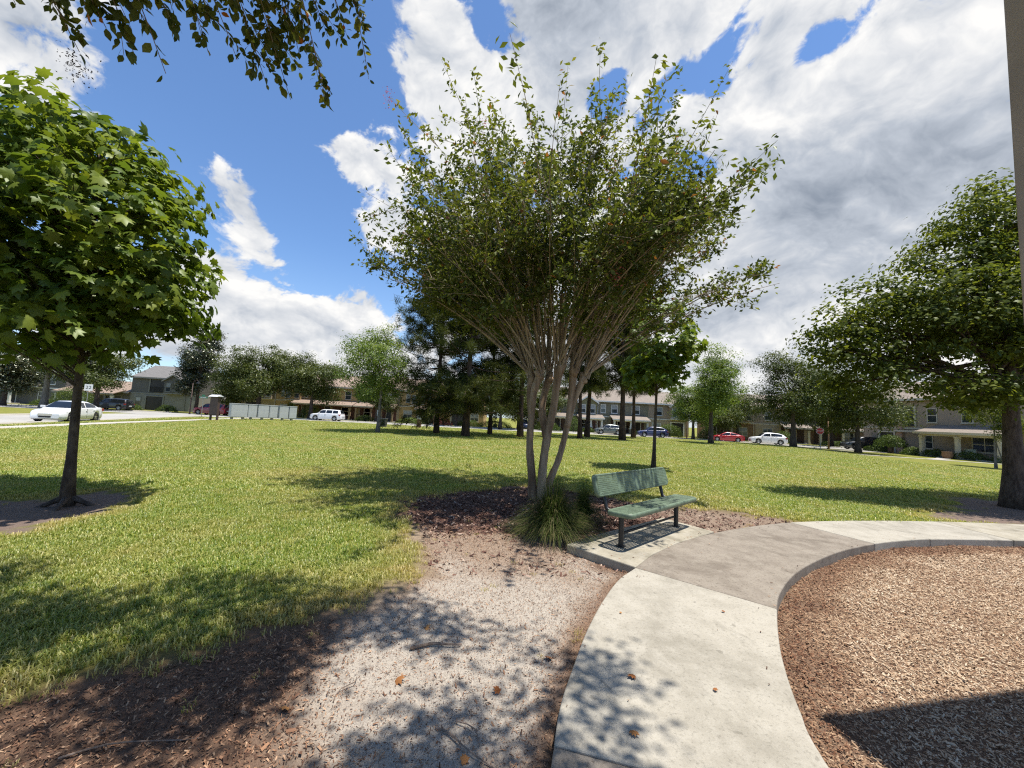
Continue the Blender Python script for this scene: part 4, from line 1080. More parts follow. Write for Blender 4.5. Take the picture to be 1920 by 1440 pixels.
# ---- trees across the lawn
G1 = 'pines in a loose line across the lawn'
PINES = [(-6.3, 34.2, 16.0, 0.20, 2.4, 5.0, 'pine with low dark branches, leftmost of the pine line'), (-3.48, 31.4, 16.6, 0.25, 2.4, 4.6, 'thick-trunked pine second from the left in the pine line'), (-1.81, 36.4, 17.5, 0.17, 3.6, 4.2, 'slim pale-trunked pine third from the left in the pine line'),
         (0.92, 34.3, 17.0, 0.22, 5.5, 3.6, 'pine just left of the crape myrtle stems'), (6.56, 37.0, 14.5, 0.19, 5.0, 2.6, 'left one of the pair of pines right of the crape myrtle stems'), (8.11, 41.7, 15.0, 0.24, 5.2, 2.8, 'right one of the pair of pines right of the crape myrtle stems'), (10.88, 38.3, 16.0, 0.27, 5.6, 3.0, 'stout dark pine in front of the green-grey townhouse'), (14.16, 45.4, 15.0, 0.22, 6.0, 2.8, 'slimmer pine beside the blue car')]
for i, (x, y, h, r0, b, rad, lab) in enumerate(PINES): pine('pine_tree', (x, y, float(gz(x, y))), h, r0, b, rad, lab, 300 + i, G1)


def crown_lobes(r, h, base, n, seed):
    q = np.random.default_rng(seed); L = []
    for k in range(n):
        t = k / max(1, n - 1); z = base + (h - base) * (0.18 + 0.68 * t); R = r * (sin(pi * (0.22 + 0.62 * t)) ** 0.8); a = q.random() * 6.28 + k * 2.4
        L.append((cos(a) * R * 0.55, sin(a) * R * 0.55, z, R * 0.52 * q.uniform(.8, 1.2), R * 0.52, (h - base) * 0.15 * q.uniform(.8, 1.3)))
    L.append((0, 0, (h + base) / 2, r * 0.6, r * 0.6, (h - base) * 0.36)); return L


def simple_tree(name, x, y, h, r, base, r0, mat, bark, label, seed, clumps=190, per=44, leaf=0.22, cr=0.45, n=8, **k):
    clumps = int(clumps * 1.5); per = int(per * 1.3); leaf *= 0.97; base *= 0.78; cr *= 1.0
    z = float(gz(x, y))
    return broad_tree(name, (x, y, z), base + (h - base) * 0.45, r0, crown_lobes(r, h, base, n, seed), clumps, per, leaf, mat, bark, label, seed, cr=cr, twigs=0.25, **k)


simple_tree('ash_tree', -10.03, 30.3, 8.6, 3.1, 2.4, 0.13, 'light', 'bark_grey', 'light green open tree on the lawn left of the pines', 401, 190, 46, 0.17, 0.42)
simple_tree('elm_tree', 21.0, 41.4, 10.6, 3.0, 2.6, 0.21, 'light', 'bark_dark', 'tall light green tree on the lawn left of the red car', 402, 200, 44, 0.20, 0.45)
simple_tree('oak_tree', 31.6, 44.2, 11.0, 4.7, 2.4, 0.26, 'oak', 'bark_dark', 'broad dark green oak in front of the pale street at right', 403, 300, 46, 0.22, 0.55, 10)
simple_tree('oak_tree', 38.3, 43.6, 9.8, 5.3, 2.2, 0.24, 'oak', 'bark_dark', 'spreading oak shading the black parked cars', 404, 300, 46, 0.22, 0.55, 10)
simple_tree('oak_tree', 25.8, 55.8, 8.6, 4.0, 2.4, 0.20, 'light', 'bark_dark', 'yellow-green tree behind the white crossover', 405, 200, 44, 0.24, 0.5)
simple_tree('oak_tree', 31.5, 62.5, 9.2, 5.0, 1.8, 0.22, 'oak', 'bark_dark', 'dark tree over the red car against the brown houses', 406, 200, 44, 0.28, 0.6)
simple_tree('oak_tree', 47.5, 58.5, 9.0, 5.0, 2.0, 0.22, 'oak', 'bark_dark', 'dark tree behind the black parked cars at right', 407, 200, 44, 0.28, 0.6)
simple_tree('oak_tree', 38.5, 67.0, 9.0, 4.6, 2.2, 0.22, 'oak', 'bark_dark', 'dark tree in front of the brown houses right of the white crossover', 408, 200, 40, 0.28, 0.6)
simple_tree('oak_tree', -1.5, 62.0, 10.2, 5.2, 2.0, 0.24, 'oak', 'bark_dark', 'dark oak behind the pines left of the crape myrtle stems', 409, 260, 44, 0.27, 0.6)
simple_tree('oak_tree', -40.5, 63.5, 11.6, 6.6, 3.0, 0.36, 'oak', 'bark_dark', 'wide spreading oak over the grey mailboxes', 410, 380, 46, 0.30, 0.65, 12)
simple_tree('oak_tree', -32.5, 64.5, 10.4, 5.2, 3.2, 0.30, 'oak', 'bark_dark', 'oak right of the wide spreading oak by the yellow houses', 411, 280, 46, 0.30, 0.6, 10)
simple_tree('magnolia_tree', -51.5, 65.0, 15.5, 3.8, 2.5, 0.26, 'magn', 'bark_dark', 'tall dark magnolia beside the grey townhouse', 412, 260, 40, 0.32, 0.55)
simple_tree('magnolia_tree', -71.5, 56.0, 9.0, 4.2, 1.6, 0.24, 'magn', 'bark_dark', 'dark magnolia at the far left edge', 413, 220, 40, 0.32, 0.6)
simple_tree('oak_tree', -58.0, 55.5, 9.2, 5.2, 3.2, 0.28, 'oak', 'bark_dark', 'dark spreading tree behind the white sedan', 414, 220, 40, 0.30, 0.6)
simple_tree('shade_tree', -63.5, 54.0, 10.5, 2.6, 6.0, 0.34, 'oak', 'bark_grey', 'pale thick-trunked tree left of the white sedan', 415, 110, 36, 0.30, 0.5)
simple_tree('oak_tree', -22.5, 66.5, 7.6, 3.6, 2.2, 0.20, 'oak', 'bark_dark', 'tree in front of the yellow houses behind the white off-roader', 416, 180, 40, 0.26, 0.5)
simple_tree('oak_tree', -9.0, 66.3, 8.4, 3.8, 3.4, 0.20, 'oak', 'bark_dark', 'tree in front of the yellow porches behind the pines', 417, 160, 40, 0.26, 0.5)
simple_tree('oak_tree', 6.5, 70.0, 8.0, 4.0, 2.2, 0.20, 'oak', 'bark_dark', 'dark tree behind the crape myrtle stems', 418, 180, 40, 0.28, 0.55)
simple_tree('oak_tree', 62.0, 66.0, 9.0, 5.5, 2.2, 0.22, 'oak', 'bark_dark', 'dark tree behind the beige house at right', 419, 160, 40, 0.30, 0.6)
simple_tree('oak_tree', 1.5, 72.0, 9.0, 5.0, 1.0, 0.22, 'oak', 'bark_dark', 'dark tree filling the gap between the yellow and grey-green rows', 421, 220, 44, 0.30, 0.6)
simple_tree('oak_tree', -50.5, 74.0, 11.0, 5.0, 1.0, 0.24, 'oak', 'bark_dark', 'dark tree filling the gap behind the dark red car', 422, 220, 44, 0.32, 0.6)
simple_tree('oak_tree', -92.0, 66.0, 9.0, 5.0, 1.0, 0.24, 'oak', 'bark_dark', 'dark tree at the far left behind the side street', 423, 160, 40, 0.32, 0.6)
st = simple_tree('young_tree', 35.4, 28.9, 5.9, 1.9, 2.3, 0.06, 'maple', 'bark_grey', 'staked young tree on the grass before the beige house', 420, 90, 40, 0.14, 0.32, 6)
for dx in (-0.42, 0.35): MB().tube([(dx, -0.25, 0), (dx * 0.15, -0.02, 1.9)], 0.035, 6).build('stake', M['bark_grey'], st)


# ---- branches hanging into the top left corner, from a crape myrtle behind the photographer
HANG = [((-3.00, 2.45, 3.89), 26, 0.9), ((-3.20, 2.50, 4.17), 22, 0.8), ((-2.37, 2.20, 3.67), 26, 1.0), ((-2.21, 2.25, 3.59), 26, 1.1), ((-2.21, 2.30, 3.87), 24, 0.9), ((-2.23, 2.10, 3.78), 24, 0.8), ((-2.45, 2.80, 4.27), 22, 0.8), ((-2.55, 2.90, 4.64), 18, 0.7), ((-2.44, 2.10, 3.72), 24, 0.8), ((-2.16, 2.20, 4.00), 20, 0.7), ((-2.30, 2.90, 4.31), 20, 0.9), ((-2.05, 2.90, 4.12), 26, 1.1), ((-1.91, 3.00, 4.08), 22, 1.1), ((-1.63, 3.00, 4.07), 22, 1.1), ((-1.92, 2.80, 4.25), 30, 1.0), ((-2.10, 2.75, 4.37), 28, 0.9), ((-1.82, 2.90, 4.40), 28, 0.9), ((-1.74, 3.00, 4.37), 24, 1.0), ((-1.56, 3.00, 4.76), 24, 0.9), ((-1.38, 3.10, 4.58), 20, 1.0), ((-1.68, 2.90, 4.69), 26, 0.8), ((-1.91, 2.80, 4.61), 28, 0.7), ((-1.40, 3.10, 5.12), 12, 0.6), ((-2.29, 2.80, 4.64), 20, 0.7), ((-1.51, 3.00, 4.95), 18, 0.7), ((-3.69, 2.60, 4.37), 12, 0.6)]


def overhang():
    r = np.random.default_rng(77); B = np.array((-3.6, -1.4, -0.08)); root = empty('crape_myrtle', tuple(B))
    tag(root, 'crape myrtle whose leafy branches hang into the top left corner', 'tree')
    mb = MB(); kn = np.array((0.1, 0.1, 2.6))
    mb.tube([tuple(q) for q in catmull([(0, 0, -0.05), (0.05, 0, 0.8), (0.02, 0.05, 1.7), kn], 5)], list(np.linspace(0.15, 0.11, 16)), 12); mb.tube([(0.1, 0.1, 0.6), (0.4, 0.3, 1.6), (0.6, 0.4, 2.6)], [0.09, 0.08, 0.08], 10)
    mb.build('trunk', M['bark_crape'], root, True)
    wb = MB(); LP = []; LA = []; seeds = []
    def leafy(p, n, t0=0.1, rad=0.035):
        p = np.array(p); K = len(p)
        for i in range(n):
            f = (t0 + (1 - t0) * (i + r.random()) / n) * (K - 1); j = min(int(f), K - 2); d = unit(p[j + 1] - p[j]); side = unit(np.cross(d, (0, 0, 1)) * (1 if i % 2 else -1) + d * 0.6 + r.normal(0, 0.35, 3) - np.array((0, 0, 0.35)))
            LP.append(p[j] + (p[j + 1] - p[j]) * (f - j) + side * rad * r.random()); LA.append(side)
    # hanging sprays: (px from, tip) as world points seen high on the left
    sprays = HANG
    for (tip, n, L) in sprays:
        e = np.array(tip) - B; s = e + np.array((-0.25 * r.random() - 0.05, -0.75, 0.75 + 0.2 * r.random())) * L
        mid = kn + (s - kn) * 0.6 + np.array((0, 0, 0.9))
        arm = [tuple(q) for q in catmull([kn, kn + (s - kn) * 0.3 + (0, 0, 0.7), mid, s], 5)]
        wb.tube(arm, list(np.linspace(0.024, 0.006, len(arm))), 6, False)
        p = curve_pts(s, e, (0, 0.06, 0.10 * L), 7); wb.tube(p, list(np.linspace(0.006, 0.002, 7)), 5, False); leafy(p, int(n * 1.3), 0.0, 0.03)
        for j in range(int(3 + 3 * L)):
            i = int(r.integers(1, 6)); b = np.array(p[i]); d = unit(np.array(p[6]) - np.array(p[0])) * 0.6 + r.normal(0, 0.40, 3) - np.array((0, 0, 0.05)); q = curve_pts(b, b + d * r.uniform(0.16, 0.34) * L, (0, 0, 0.02), 4); wb.tube(q, [0.003, 0.003, 0.002, 0.0015], 4, False); leafy(q, int(n * 0.6), 0.1, 0.02)
    # the rest of the crown above and behind the camera: only its shadow reaches the picture
    C = []
    Rc = np.array(cam.matrix_world.to_3x3().transposed()); tries = 0
    while len(C) < 1300 and tries < 90000:
        tries += 1; h = r.uniform(4.6, 7.6)
        gx, gy = r.uniform(-6.0, 0.8), r.uniform(0.2, 3.8)        # where its shadow would fall
        if gy > 3.75 - 0.10 * max(0, gx + 1.2) ** 2 * 3 or (gx > -0.5 and r.random() < 0.45): continue
        if vnoise(np.array([gx]), np.array([gy]), 1.1, 91)[0] < 0.34: continue
        p = np.array((gx - SHIFT[0] * h, gy - SHIFT[1] * h, h)); q = Rc @ (p - np.array((0, 0, EYE)))
        if q[2] < -0.05:
            px, py = 960 + 740 * q[0] / -q[2], 720 - 740 * q[1] / -q[2]
            if -120 < px < 2040 and py > -190: continue
        C.append(p - B)
    for c in C[::9]: wb.tube(curve_pts(kn, c, (0, 0, 0.4), 5), [0.022, 0.017, 0.012, 0.008, 0.004], 5, False)
    P2 = np.vstack([c + r.normal(0, 1, (34, 3)) * np.array((0.15, 0.15, 0.11)) for c in C]); N2 = len(P2)
    wb.build('branches', M['bark_whip'], root, True)
    P = np.array(LP); A = np.array(LA); N = len(P)
    nz = unit(np.cross(A, r.normal(size=(N, 3))) + np.array((0, 0, 0.5))); nz = unit(nz - A * np.sum(nz * A, 1)[:, None]); x = np.cross(A, nz); R = np.stack([x, A, nz], -1)
    size = r.uniform(0.040, 0.082, N); rnd = np.clip(r.random(N) * 0.95, 0, 1); rnd = np.where(r.random(N) < 0.02, 1.0, rnd)
    wide = np.tile((1.15, 1.0, 1.0), (N, 1))
    dist = np.linalg.norm(P + B - np.array((0, 0, EYE)), axis=1); own = np.zeros(N, bool); own[np.argsort(-(size / dist * np.abs(np.sum(unit(np.array((0, 0, EYE)) - P - B) * nz, 1) + 0.2)))[:260]] = True
    lm = np_mesh('leaf', np.array(LEAF6[0]) * (1.15, 1, 1), np.array(LEAF6[1])); fattr(lm, 'rnd', np.full(4, 0.45)); lm.materials.append(M['over'])
    lm2 = np_mesh('leaf', np.array(LEAF6[0]) * (1.25, 1, 1), np.array(LEAF6[1])); fattr(lm2, 'rnd', np.full(4, 0.75)); lm2.materials.append(M['over'])
    for i in np.where(own)[0]:
        o = bpy.data.objects.new('leaf', lm if r.random() < .6 else lm2); COL.objects.link(o); o.parent = root
        o.matrix_local = Matrix([list(R[i][k] * size[i]) + [P[i][k]] for k in range(3)] + [[0, 0, 0, 1]])
    V1, F1 = stamp(*LEAF6, P[~own], R[~own], size[~own], wide[~own]); R2 = frames(unit(r.normal(0, .6, (N2, 3)) + np.array((0, 0, .8))), r.random(N2) * 6.28)
    V2, F2 = stamp(*LEAF6, P2, R2, r.uniform(0.06, 0.10, N2))
    me = np_mesh('crown', np.vstack([V1, V2]), np.vstack([F1, F2 + len(V1)])); fattr(me, 'rnd', np.concatenate([np.repeat(rnd[~own], 4), np.repeat(r.random(N2) * .9, 4)]))
    o = link('crown', me, root, M['over']); tag(o, kind='stuff')
    for c in ((-2.98, 2.40, 3.78), (-2.93, 2.41, 3.72)):
        n = 70; q = np.array(c) - B + r.normal(0, 1, (n, 3)) * np.array((0.035, 0.035, 0.05)); me = leaf_mesh('seed_head', *LEAF4, q, r.normal(size=(n, 3)), r.uniform(0.012, 0.02, n)); tag(link('seed_head', me, root, M['seed']), kind='stuff')



overhang()

# ------------------------------------------------------------------ houses
def shingle_mat(name, c):
    m, T, out = new_mat(name)
    pos = T.new('ShaderNodeTexCoord').outputs['Object']
    br = T.new('ShaderNodeTexBrick', {'Vector': T.v('MULTIPLY', pos, (1, 1.15, 0)), 'Scale': 1.0, 'Color1': tuple(a * 0.88 for a in c), 'Color2': tuple(a * 1.12 for a in c), 'Mortar': tuple(a * 0.55 for a in c), 'Mortar Size': 0.012, 'Brick Width': 0.33, 'Row Height': 0.15})
    n = T.noise(pos, 0.8, 4, 0.6)
    b = T.new('ShaderNodeBsdfPrincipled', {'Base Color': T.mix(T.m('MULTIPLY', T.map(n, 0.35, 0.7), 0.3), br.outputs[0], tuple(a * 0.75 for a in c)), 'Roughness': 0.92, 'Specular IOR Level': 0.15})
    T.l.new(b.outputs[0], out.inputs[0]); return m


def siding_mat(name, c):
    m, T, out = new_mat(name)
    pos = T.new('ShaderNodeTexCoord').outputs['Object']
    w = T.new('ShaderNodeTexWave', {'Vector': pos, 'Scale': 1.05, 'Distortion': 0.0}, wave_type='BANDS', bands_direction='Z', wave_profile='SAW')
    n = T.noise(pos, 1.2, 4, 0.6)
    col = T.mix(T.map(n, 0.3, 0.7), tuple(a * 0.9 for a in c), tuple(a * 1.08 for a in c))
    b = T.new('ShaderNodeBsdfPrincipled', {'Base Color': col, 'Roughness': 0.7, 'Normal': T.new('ShaderNodeBump', {'Height': w.outputs[1], 'Strength': 0.7, 'Distance': 0.03}).outputs[0]})
    T.l.new(b.outputs[0], out.inputs[0]); return m


M.update(yellow=plain('yellow_stucco', (0.46, 0.31, 0.135), 0.9, 0.08, 0.8), tan=plain('tan_stucco', (0.42, 0.33, 0.22), 0.9, 0.08, 0.8), redbrown=plain('red_brown_siding', (0.13, 0.055, 0.038), 0.8, 0.1, 1.0),
         olive=siding_mat('olive_siding', (0.205, 0.195, 0.105)), greygreen=siding_mat('grey_green_siding', (0.20, 0.185, 0.13)), beige=plain('beige_stucco', (0.36, 0.275, 0.20), 0.9, 0.07, 0.7), grey=siding_mat('grey_siding', (0.125, 0.118, 0.108)),
         greylight=plain('light_grey_stucco', (0.24, 0.23, 0.20), 0.9, 0.08, 0.8), brown=plain('brown_stucco', (0.24, 0.15, 0.085), 0.9, 0.08, 0.8), darkbrown=plain('dark_brown_siding', (0.085, 0.05, 0.035), 0.85, 0.1, 1.0),
         white=plain('white_trim', (0.72, 0.70, 0.66), 0.55, 0.04, 2.0), cream=plain('cream_trim', (0.56, 0.49, 0.38), 0.6, 0.05, 2.0), stone=plain('stone_plinth', (0.16, 0.145, 0.125), 0.9, 0.45, 9.0, 0.8, 12), door_red=plain('dark_red_door', (0.085, 0.022, 0.018), 0.4, 0.1), door_dark=plain('dark_door', (0.03, 0.024, 0.022), 0.4, 0.1),
         roof_pink=shingle_mat('pinkish_tan_shingles', (0.30, 0.225, 0.175)), roof_tan=shingle_mat('tan_shingles', (0.27, 0.225, 0.185)), roof_grey=shingle_mat('grey_shingles', (0.19, 0.18, 0.17)),
         iron=plain('black_iron', (0.015, 0.015, 0.015), 0.5, 0.1), tanpost=plain('tan_post', (0.30, 0.21, 0.13), 0.8, 0.08))


def glass_mat(name, c, rough=0.06):
    m, T, out = new_mat(name)
    pos = T.new('ShaderNodeTexCoord').outputs['Object']
    n = T.noise(pos, 1.3, 3, 0.5)
    b = T.new('ShaderNodeBsdfPrincipled', {'Base Color': T.mix(n, tuple(a * 0.6 for a in c), tuple(a * 1.4 for a in c)), 'Roughness': rough, 'Specular IOR Level': 0.75})
    T.l.new(b.outputs[0], out.inputs[0]); return m


M['pane'] = glass_mat('window_glass', (0.035, 0.042, 0.050)); M['blind'] = glass_mat('window_with_blind', (0.30, 0.31, 0.32), 0.2); M['car_glass'] = glass_mat('car_glass', (0.012, 0.015, 0.018), 0.03)


def window(root, x, z, w, h, y=0.0, mat='white', blind=False, sash=True, sill=True, mull=False):
    """frame proud of the wall, pane behind it"""
    t = 0.09; f = MB()
    f.box(x - w / 2 - t, x - w / 2, y - 0.05, y + 0.02, z - t, z + h + t); f.box(x + w / 2, x + w / 2 + t, y - 0.05, y + 0.02, z - t, z + h + t)
    f.box(x - w / 2, x + w / 2, y - 0.05, y + 0.02, z + h, z + h + t); f.box(x - w / 2, x + w / 2, y - 0.05, y + 0.02, z - t, z)
    if sash: f.box(x - w / 2, x + w / 2, y - 0.035, y + 0.02, z + h * 0.48, z + h * 0.53)
    if mull: f.box(x - 0.03, x + 0.03, y - 0.037, y + 0.02, z, z + h)
    if sill: f.box(x - w / 2 - 0.14, x + w / 2 + 0.14, y - 0.11, y + 0.02, z - t - 0.07, z - t - 0.003)
    o = f.build('window', M[mat], root)
    p = MB().box(x - w / 2, x + w / 2, y - 0.012, y + 0.015, z, z + (h * 0.48 if sash and blind else h)); p.build('pane', M['pane'], o)
    if sash and blind: MB().box(x - w / 2, x + w / 2, y - 0.012, y + 0.015, z + h * 0.53, z + h).build('pane', M['blind'], o)
    return o


def door(root, x, z, w=1.0, h=2.1, y=0.0, mat='door_dark', trim='white'):
    o = MB().box(x - w / 2, x + w / 2, y - 0.03, y + 0.02, z, z + h).box(x - w * 0.36, x - w * 0.06, y - 0.045, y - 0.03, z + 0.25, z + h * 0.45).box(x + w * 0.06, x + w * 0.36, y - 0.045, y - 0.03, z + 0.25, z + h * 0.45).build('door', M[mat], root)
    MB().box(x - w / 2 - 0.12, x - w / 2, y - 0.06, y + 0.02, z, z + h + 0.12).box(x + w / 2, x + w / 2 + 0.12, y - 0.06, y + 0.02, z, z + h + 0.12).box(x - w / 2, x + w / 2, y - 0.06, y + 0.02, z + h, z + h + 0.12).build('frame', M[trim], o)
    MB().tube([(x + w * 0.4, y - 0.09, z + 1.0), (x + w * 0.4, y - 0.03, z + 1.0)], 0.03, 6).build('handle', M['iron'], o)
    return o


def column(root, x, y, z0, z1, style):
    if style == 'craft':
        o = MB().frust(x, y, z0 + 0.9, z1, 0.19, 0.19, 0.12, 0.12).box(x - 0.19, x + 0.19, y - 0.19, y + 0.19, z1 - 0.10, z1 - 0.003).build('column', M['white'], root)
        MB().box(x - 0.29, x + 0.29, y - 0.29, y + 0.29, z0, z0 + 0.82).build('plinth', M['stone'], o); MB().box(x - 0.33, x + 0.33, y - 0.33, y + 0.33, z0 + 0.82, z0 + 0.90).build('plinth_cap', M['white'], o)
    else:
        m = {'tan': 'tanpost', 'cream': 'cream', 'white': 'white'}[style]
        o = MB().box(x - 0.15, x + 0.15, y - 0.15, y + 0.15, z0, z1).box(x - 0.20, x + 0.20, y - 0.20, y + 0.20, z1 - 0.16, z1 - 0.003).box(x - 0.20, x + 0.20, y - 0.20, y + 0.20, z0, z0 + 0.2).build('column', M[m], root)
    return o


def townhouse(loc, rz, w, S, label, group):
    """S: colours and features; front is local -y, origin at the left front corner"""
    root = empty('townhouse', loc, rz); tag(root, label, 'house', group)
    D = 9.5; h1 = 3.0; h2 = S.get('h2', 5.9); lo = M[S['lo']]; up = M[S['up']]; tr = S.get('trim', 'white'); rf = M[S['roof']]
    one = S.get('one', False)
    MB().box(0, w - 0.02, 0.0, D, -0.4, h1).build('wall', lo, root)
    if not one:
        MB().box(0.0, w - 0.02, 0.02, D, h1 + 0.001, h2).build('upper_wall', up, root)
        MB().box(-0.02, w, -0.045, 0.0, h1 - 0.10, h1 + 0.09).build('band', M[tr], root)
    top = h1 if one else h2; ridge = top + S.get('rise', 2.5)
    ov = 0.5; th = 0.14
    MB().poly_x([(-ov, top - 0.14), (-ov, top - 0.14 + th), (D / 2, ridge + th), (D + ov, top - 0.14 + th), (D + ov, top - 0.14), (D / 2, ridge)], -0.0, w - 0.0).build('roof', rf, root)
    MB().box(0, w, -ov - 0.06, -ov - 0.003, top - 0.22, top + 0.05).build('fascia', M[tr], root)
    MB().poly_x([(0.05, top), (D - 0.05, top), (D / 2, ridge - 0.05)], 0.05, w - 0.06).build('gable_wall', up, root)
    g = S.get('gable')
    if g:
        gx, gw = g; gy = -0.7; gt = top - 0.35; pk = gt + gw * 0.33
        MB().box(gx - gw / 2, gx + gw / 2, gy, 0.0, h1 + 0.12, gt).build('bay', M[S.get('bay', S['up'])], root)
        MB().poly_y([(gx - gw / 2, gt + 0.001), (gx + gw / 2, gt + 0.001), (gx, pk)], gy, gy + 1.2).build('gable', M[S.get('bay', S['up'])], root)
        e = 0.35
        o = MB().poly_y([(gx - gw / 2 - e, gt - e * 0.66), (gx, pk + 0.0), (gx + gw / 2 + e, gt - e * 0.66), (gx + gw / 2 + e, gt - e * 0.66 + 0.13), (gx, pk + 0.17), (gx - gw / 2 - e, gt - e * 0.66 + 0.13)], gy - 0.30, 2.9).build('gable_roof', rf, root)
        MB().poly_y([(gx - gw / 2 - e, gt - e * 0.66 - 0.12), (gx, pk - 0.12), (gx + gw / 2 + e, gt - e * 0.66 - 0.12), (gx + gw / 2 + e, gt - e * 0.66 + 0.12), (gx, pk + 0.16), (gx - gw / 2 - e, gt - e * 0.66 + 0.12)], gy - 0.37, gy - 0.303).build('rake_board', M[tr], o)
        MB().box(gx - gw / 2 - 0.05, gx + gw / 2 + 0.05, gy - 0.06, gy - 0.002, h1 + 0.06, h1 + 0.24).build('sill_band', M[tr], root)
        for k, dx in enumerate((-0.27, 0.27)): window(root, gx + dx * gw, h1 + 0.55, gw * 0.24, 1.45, gy, tr, True)
        MB().box(gx + gw / 2 + 0.28, gx + gw / 2 + 0.38, -0.1, -0.002, 0.1, top - 0.2).build('downpipe', M[tr], root)
    for (x, ww, b) in S.get('win2', ()): window(root, x, h1 + 0.75, ww, 1.45, 0.02, tr, b)
    for (x, ww, b) in S.get('win1', ()): window(root, x, 0.85, ww, 1.35, 0.0, tr, b, mull=ww > 1.2)
    for (x, dm) in S.get('doors', ()): door(root, x, 0.12, 1.0, 2.1, 0.0, dm, tr)
    for (x, ww) in S.get('recess', ()):
        o = MB().box(x - ww / 2, x + ww / 2, -0.02, 0.02, 0.0, 2.45).build('recess', M['door_dark'], root)  # flat dark panel on the wall: the entry's inner shade put into its colour
        MB().box(x - ww / 2 - 0.22, x - ww / 2, -0.12, 0.0, 0, 2.62).box(x + ww / 2, x + ww / 2 + 0.22, -0.12, 0.0, 0, 2.62).box(x - ww / 2, x + ww / 2, -0.12, 0.0, 2.45, 2.62).build('frame', M[tr], o)
    for (x0, x1, st) in S.get('porch', ()):
        pd = 2.3
        if S.get('pwall'): MB().box(x0 + 0.1, x1 - 0.1, -0.012, -0.002, 0.05, h1 - 0.12).build('porch_wall', M[S['pwall']], root)
        o = MB().poly_x([(-pd - 0.35, 2.50), (-pd - 0.35, 2.62), (0.0, 3.42), (0.0, 3.28)], x0 - 0.25, x1 + 0.25).build('porch_roof', rf, root)
        MB().box(x0 - 0.25, x1 + 0.25, -pd - 0.42, -pd - 0.353, 2.40, 2.63).build('fascia', M[tr], o)
        MB().box(x0, x1, -pd, -pd + 0.22, 2.22, 2.48).build('beam', M[S.get('beam', tr)], root)
        MB().box(x0 - 0.1, x1 + 0.1, -pd - 0.1, -0.02, -0.4, 0.10).build('porch_floor', M['conc_far'], root)
        for x in ((x0 + 0.2, x1 - 0.2) if x1 - x0 < 4.2 else (x0 + 0.2, (x0 + x1) / 2, x1 - 0.2)): column(root, x, -pd + 0.11, 0.10, 2.22, st)
    for (x0, x1) in S.get('balcony', ()):
        o = MB().box(x0, x1, -0.02, 0.01, h1 + 0.25, h1 + 2.45).build('balcony_shade_panel', M['door_dark'], root)  # no hole in the wall, shade of the opening painted as a dark panel
        b = MB().box(x0 - 0.05, x1 + 0.05, -0.14, -0.09, h1 + 1.20, h1 + 1.26).box(x0 - 0.05, x1 + 0.05, -0.14, -0.09, h1 + 0.3, h1 + 0.35)
        for x in np.arange(x0, x1, 0.14): b.box(x, x + 0.025, -0.128, -0.103, h1 + 0.35, h1 + 1.20)
        b.build('railing', M['iron'], root)
        MB().box(x0 - 0.2, x0, -0.1, 0.0, h1 + 0.2, h1 + 2.6).box(x1, x1 + 0.2, -0.1, 0.0, h1 + 0.2, h1 + 2.6).build('frame', M[tr], o)
    return root


def row(x0, y0, rz, units, group):
    c, s = cos(rz), sin(rz); d = 0
    for w, S, lab in units:
        townhouse((x0 + c * d, y0 + s * d, -0.2), rz, w, S, lab, group); d += w


YA = dict(lo='yellow', up='yellow', roof='roof_pink', trim='cream', pwall='redbrown', beam='redbrown')
YB = dict(lo='tan', up='tan', roof='roof_pink', trim='cream', pwall='redbrown', beam='redbrown')
row(-52.5, 73.0, 0.0, [
    (9.0, dict(YB, balcony=[(3.6, 6.4)], win2=[(1.6, 1.0, True)], recess=[(5.0, 2.6)], win1=[(1.6, 1.2, False)], gable=(7.4, 2.6)), 'tan and yellow townhouse with a balcony behind the wide spreading oak'),
    (7.6, dict(YA, win2=[(1.6, 1.0, True), (5.4, 1.0, True)], gable=(3.5, 3.0), porch=[(4.4, 7.4, 'tan')], doors=[(5.6, 'door_red')], win1=[(1.7, 1.3, False)]), 'yellow townhouse left of the white off-roader'),
    (7.8, dict(YA, win2=[(1.4, 1.0, True), (5.8, 1.0, False)], porch=[(0.4, 7.4, 'tan')], doors=[(2.2, 'door_dark')], win1=[(5.4, 1.2, False)]), 'yellow townhouse with a long tiled porch above the white off-roader'),
    (7.6, dict(YB, win2=[(2.0, 1.0, True), (5.6, 1.0, True)], porch=[(0.3, 3.4, 'tan'), (4.4, 7.2, 'tan')], doors=[(5.8, 'door_dark')], win1=[(1.8, 1.2, False)], h2=6.1), 'tan townhouse with two porches behind the light green open tree'),
    (7.6, dict(YA, win2=[(1.7, 1.0, True), (5.2, 1.0, True)], gable=(3.6, 3.0), porch=[(3.6, 7.2, 'tan')], doors=[(5.0, 'door_dark')], win1=[(1.6, 1.5, True)]), 'yellow townhouse with a white double window behind the leftmost pine'),
    (8.0, dict(YA, win2=[(1.7, 1.0, True), (6.2, 1.0, True)], recess=[(3.2, 2.2)], win1=[(6.3, 1.4, True)], gable=(3.2, 3.2)), 'orange-yellow townhouse with a dark entry behind the thick-trunked pine'),
], 'row of yellow and tan townhouses across the back street')
GA = dict(lo='greygreen', up='greygreen', roof='roof_tan', trim='white', bay='olive', pwall='darkbrown', beam='white')
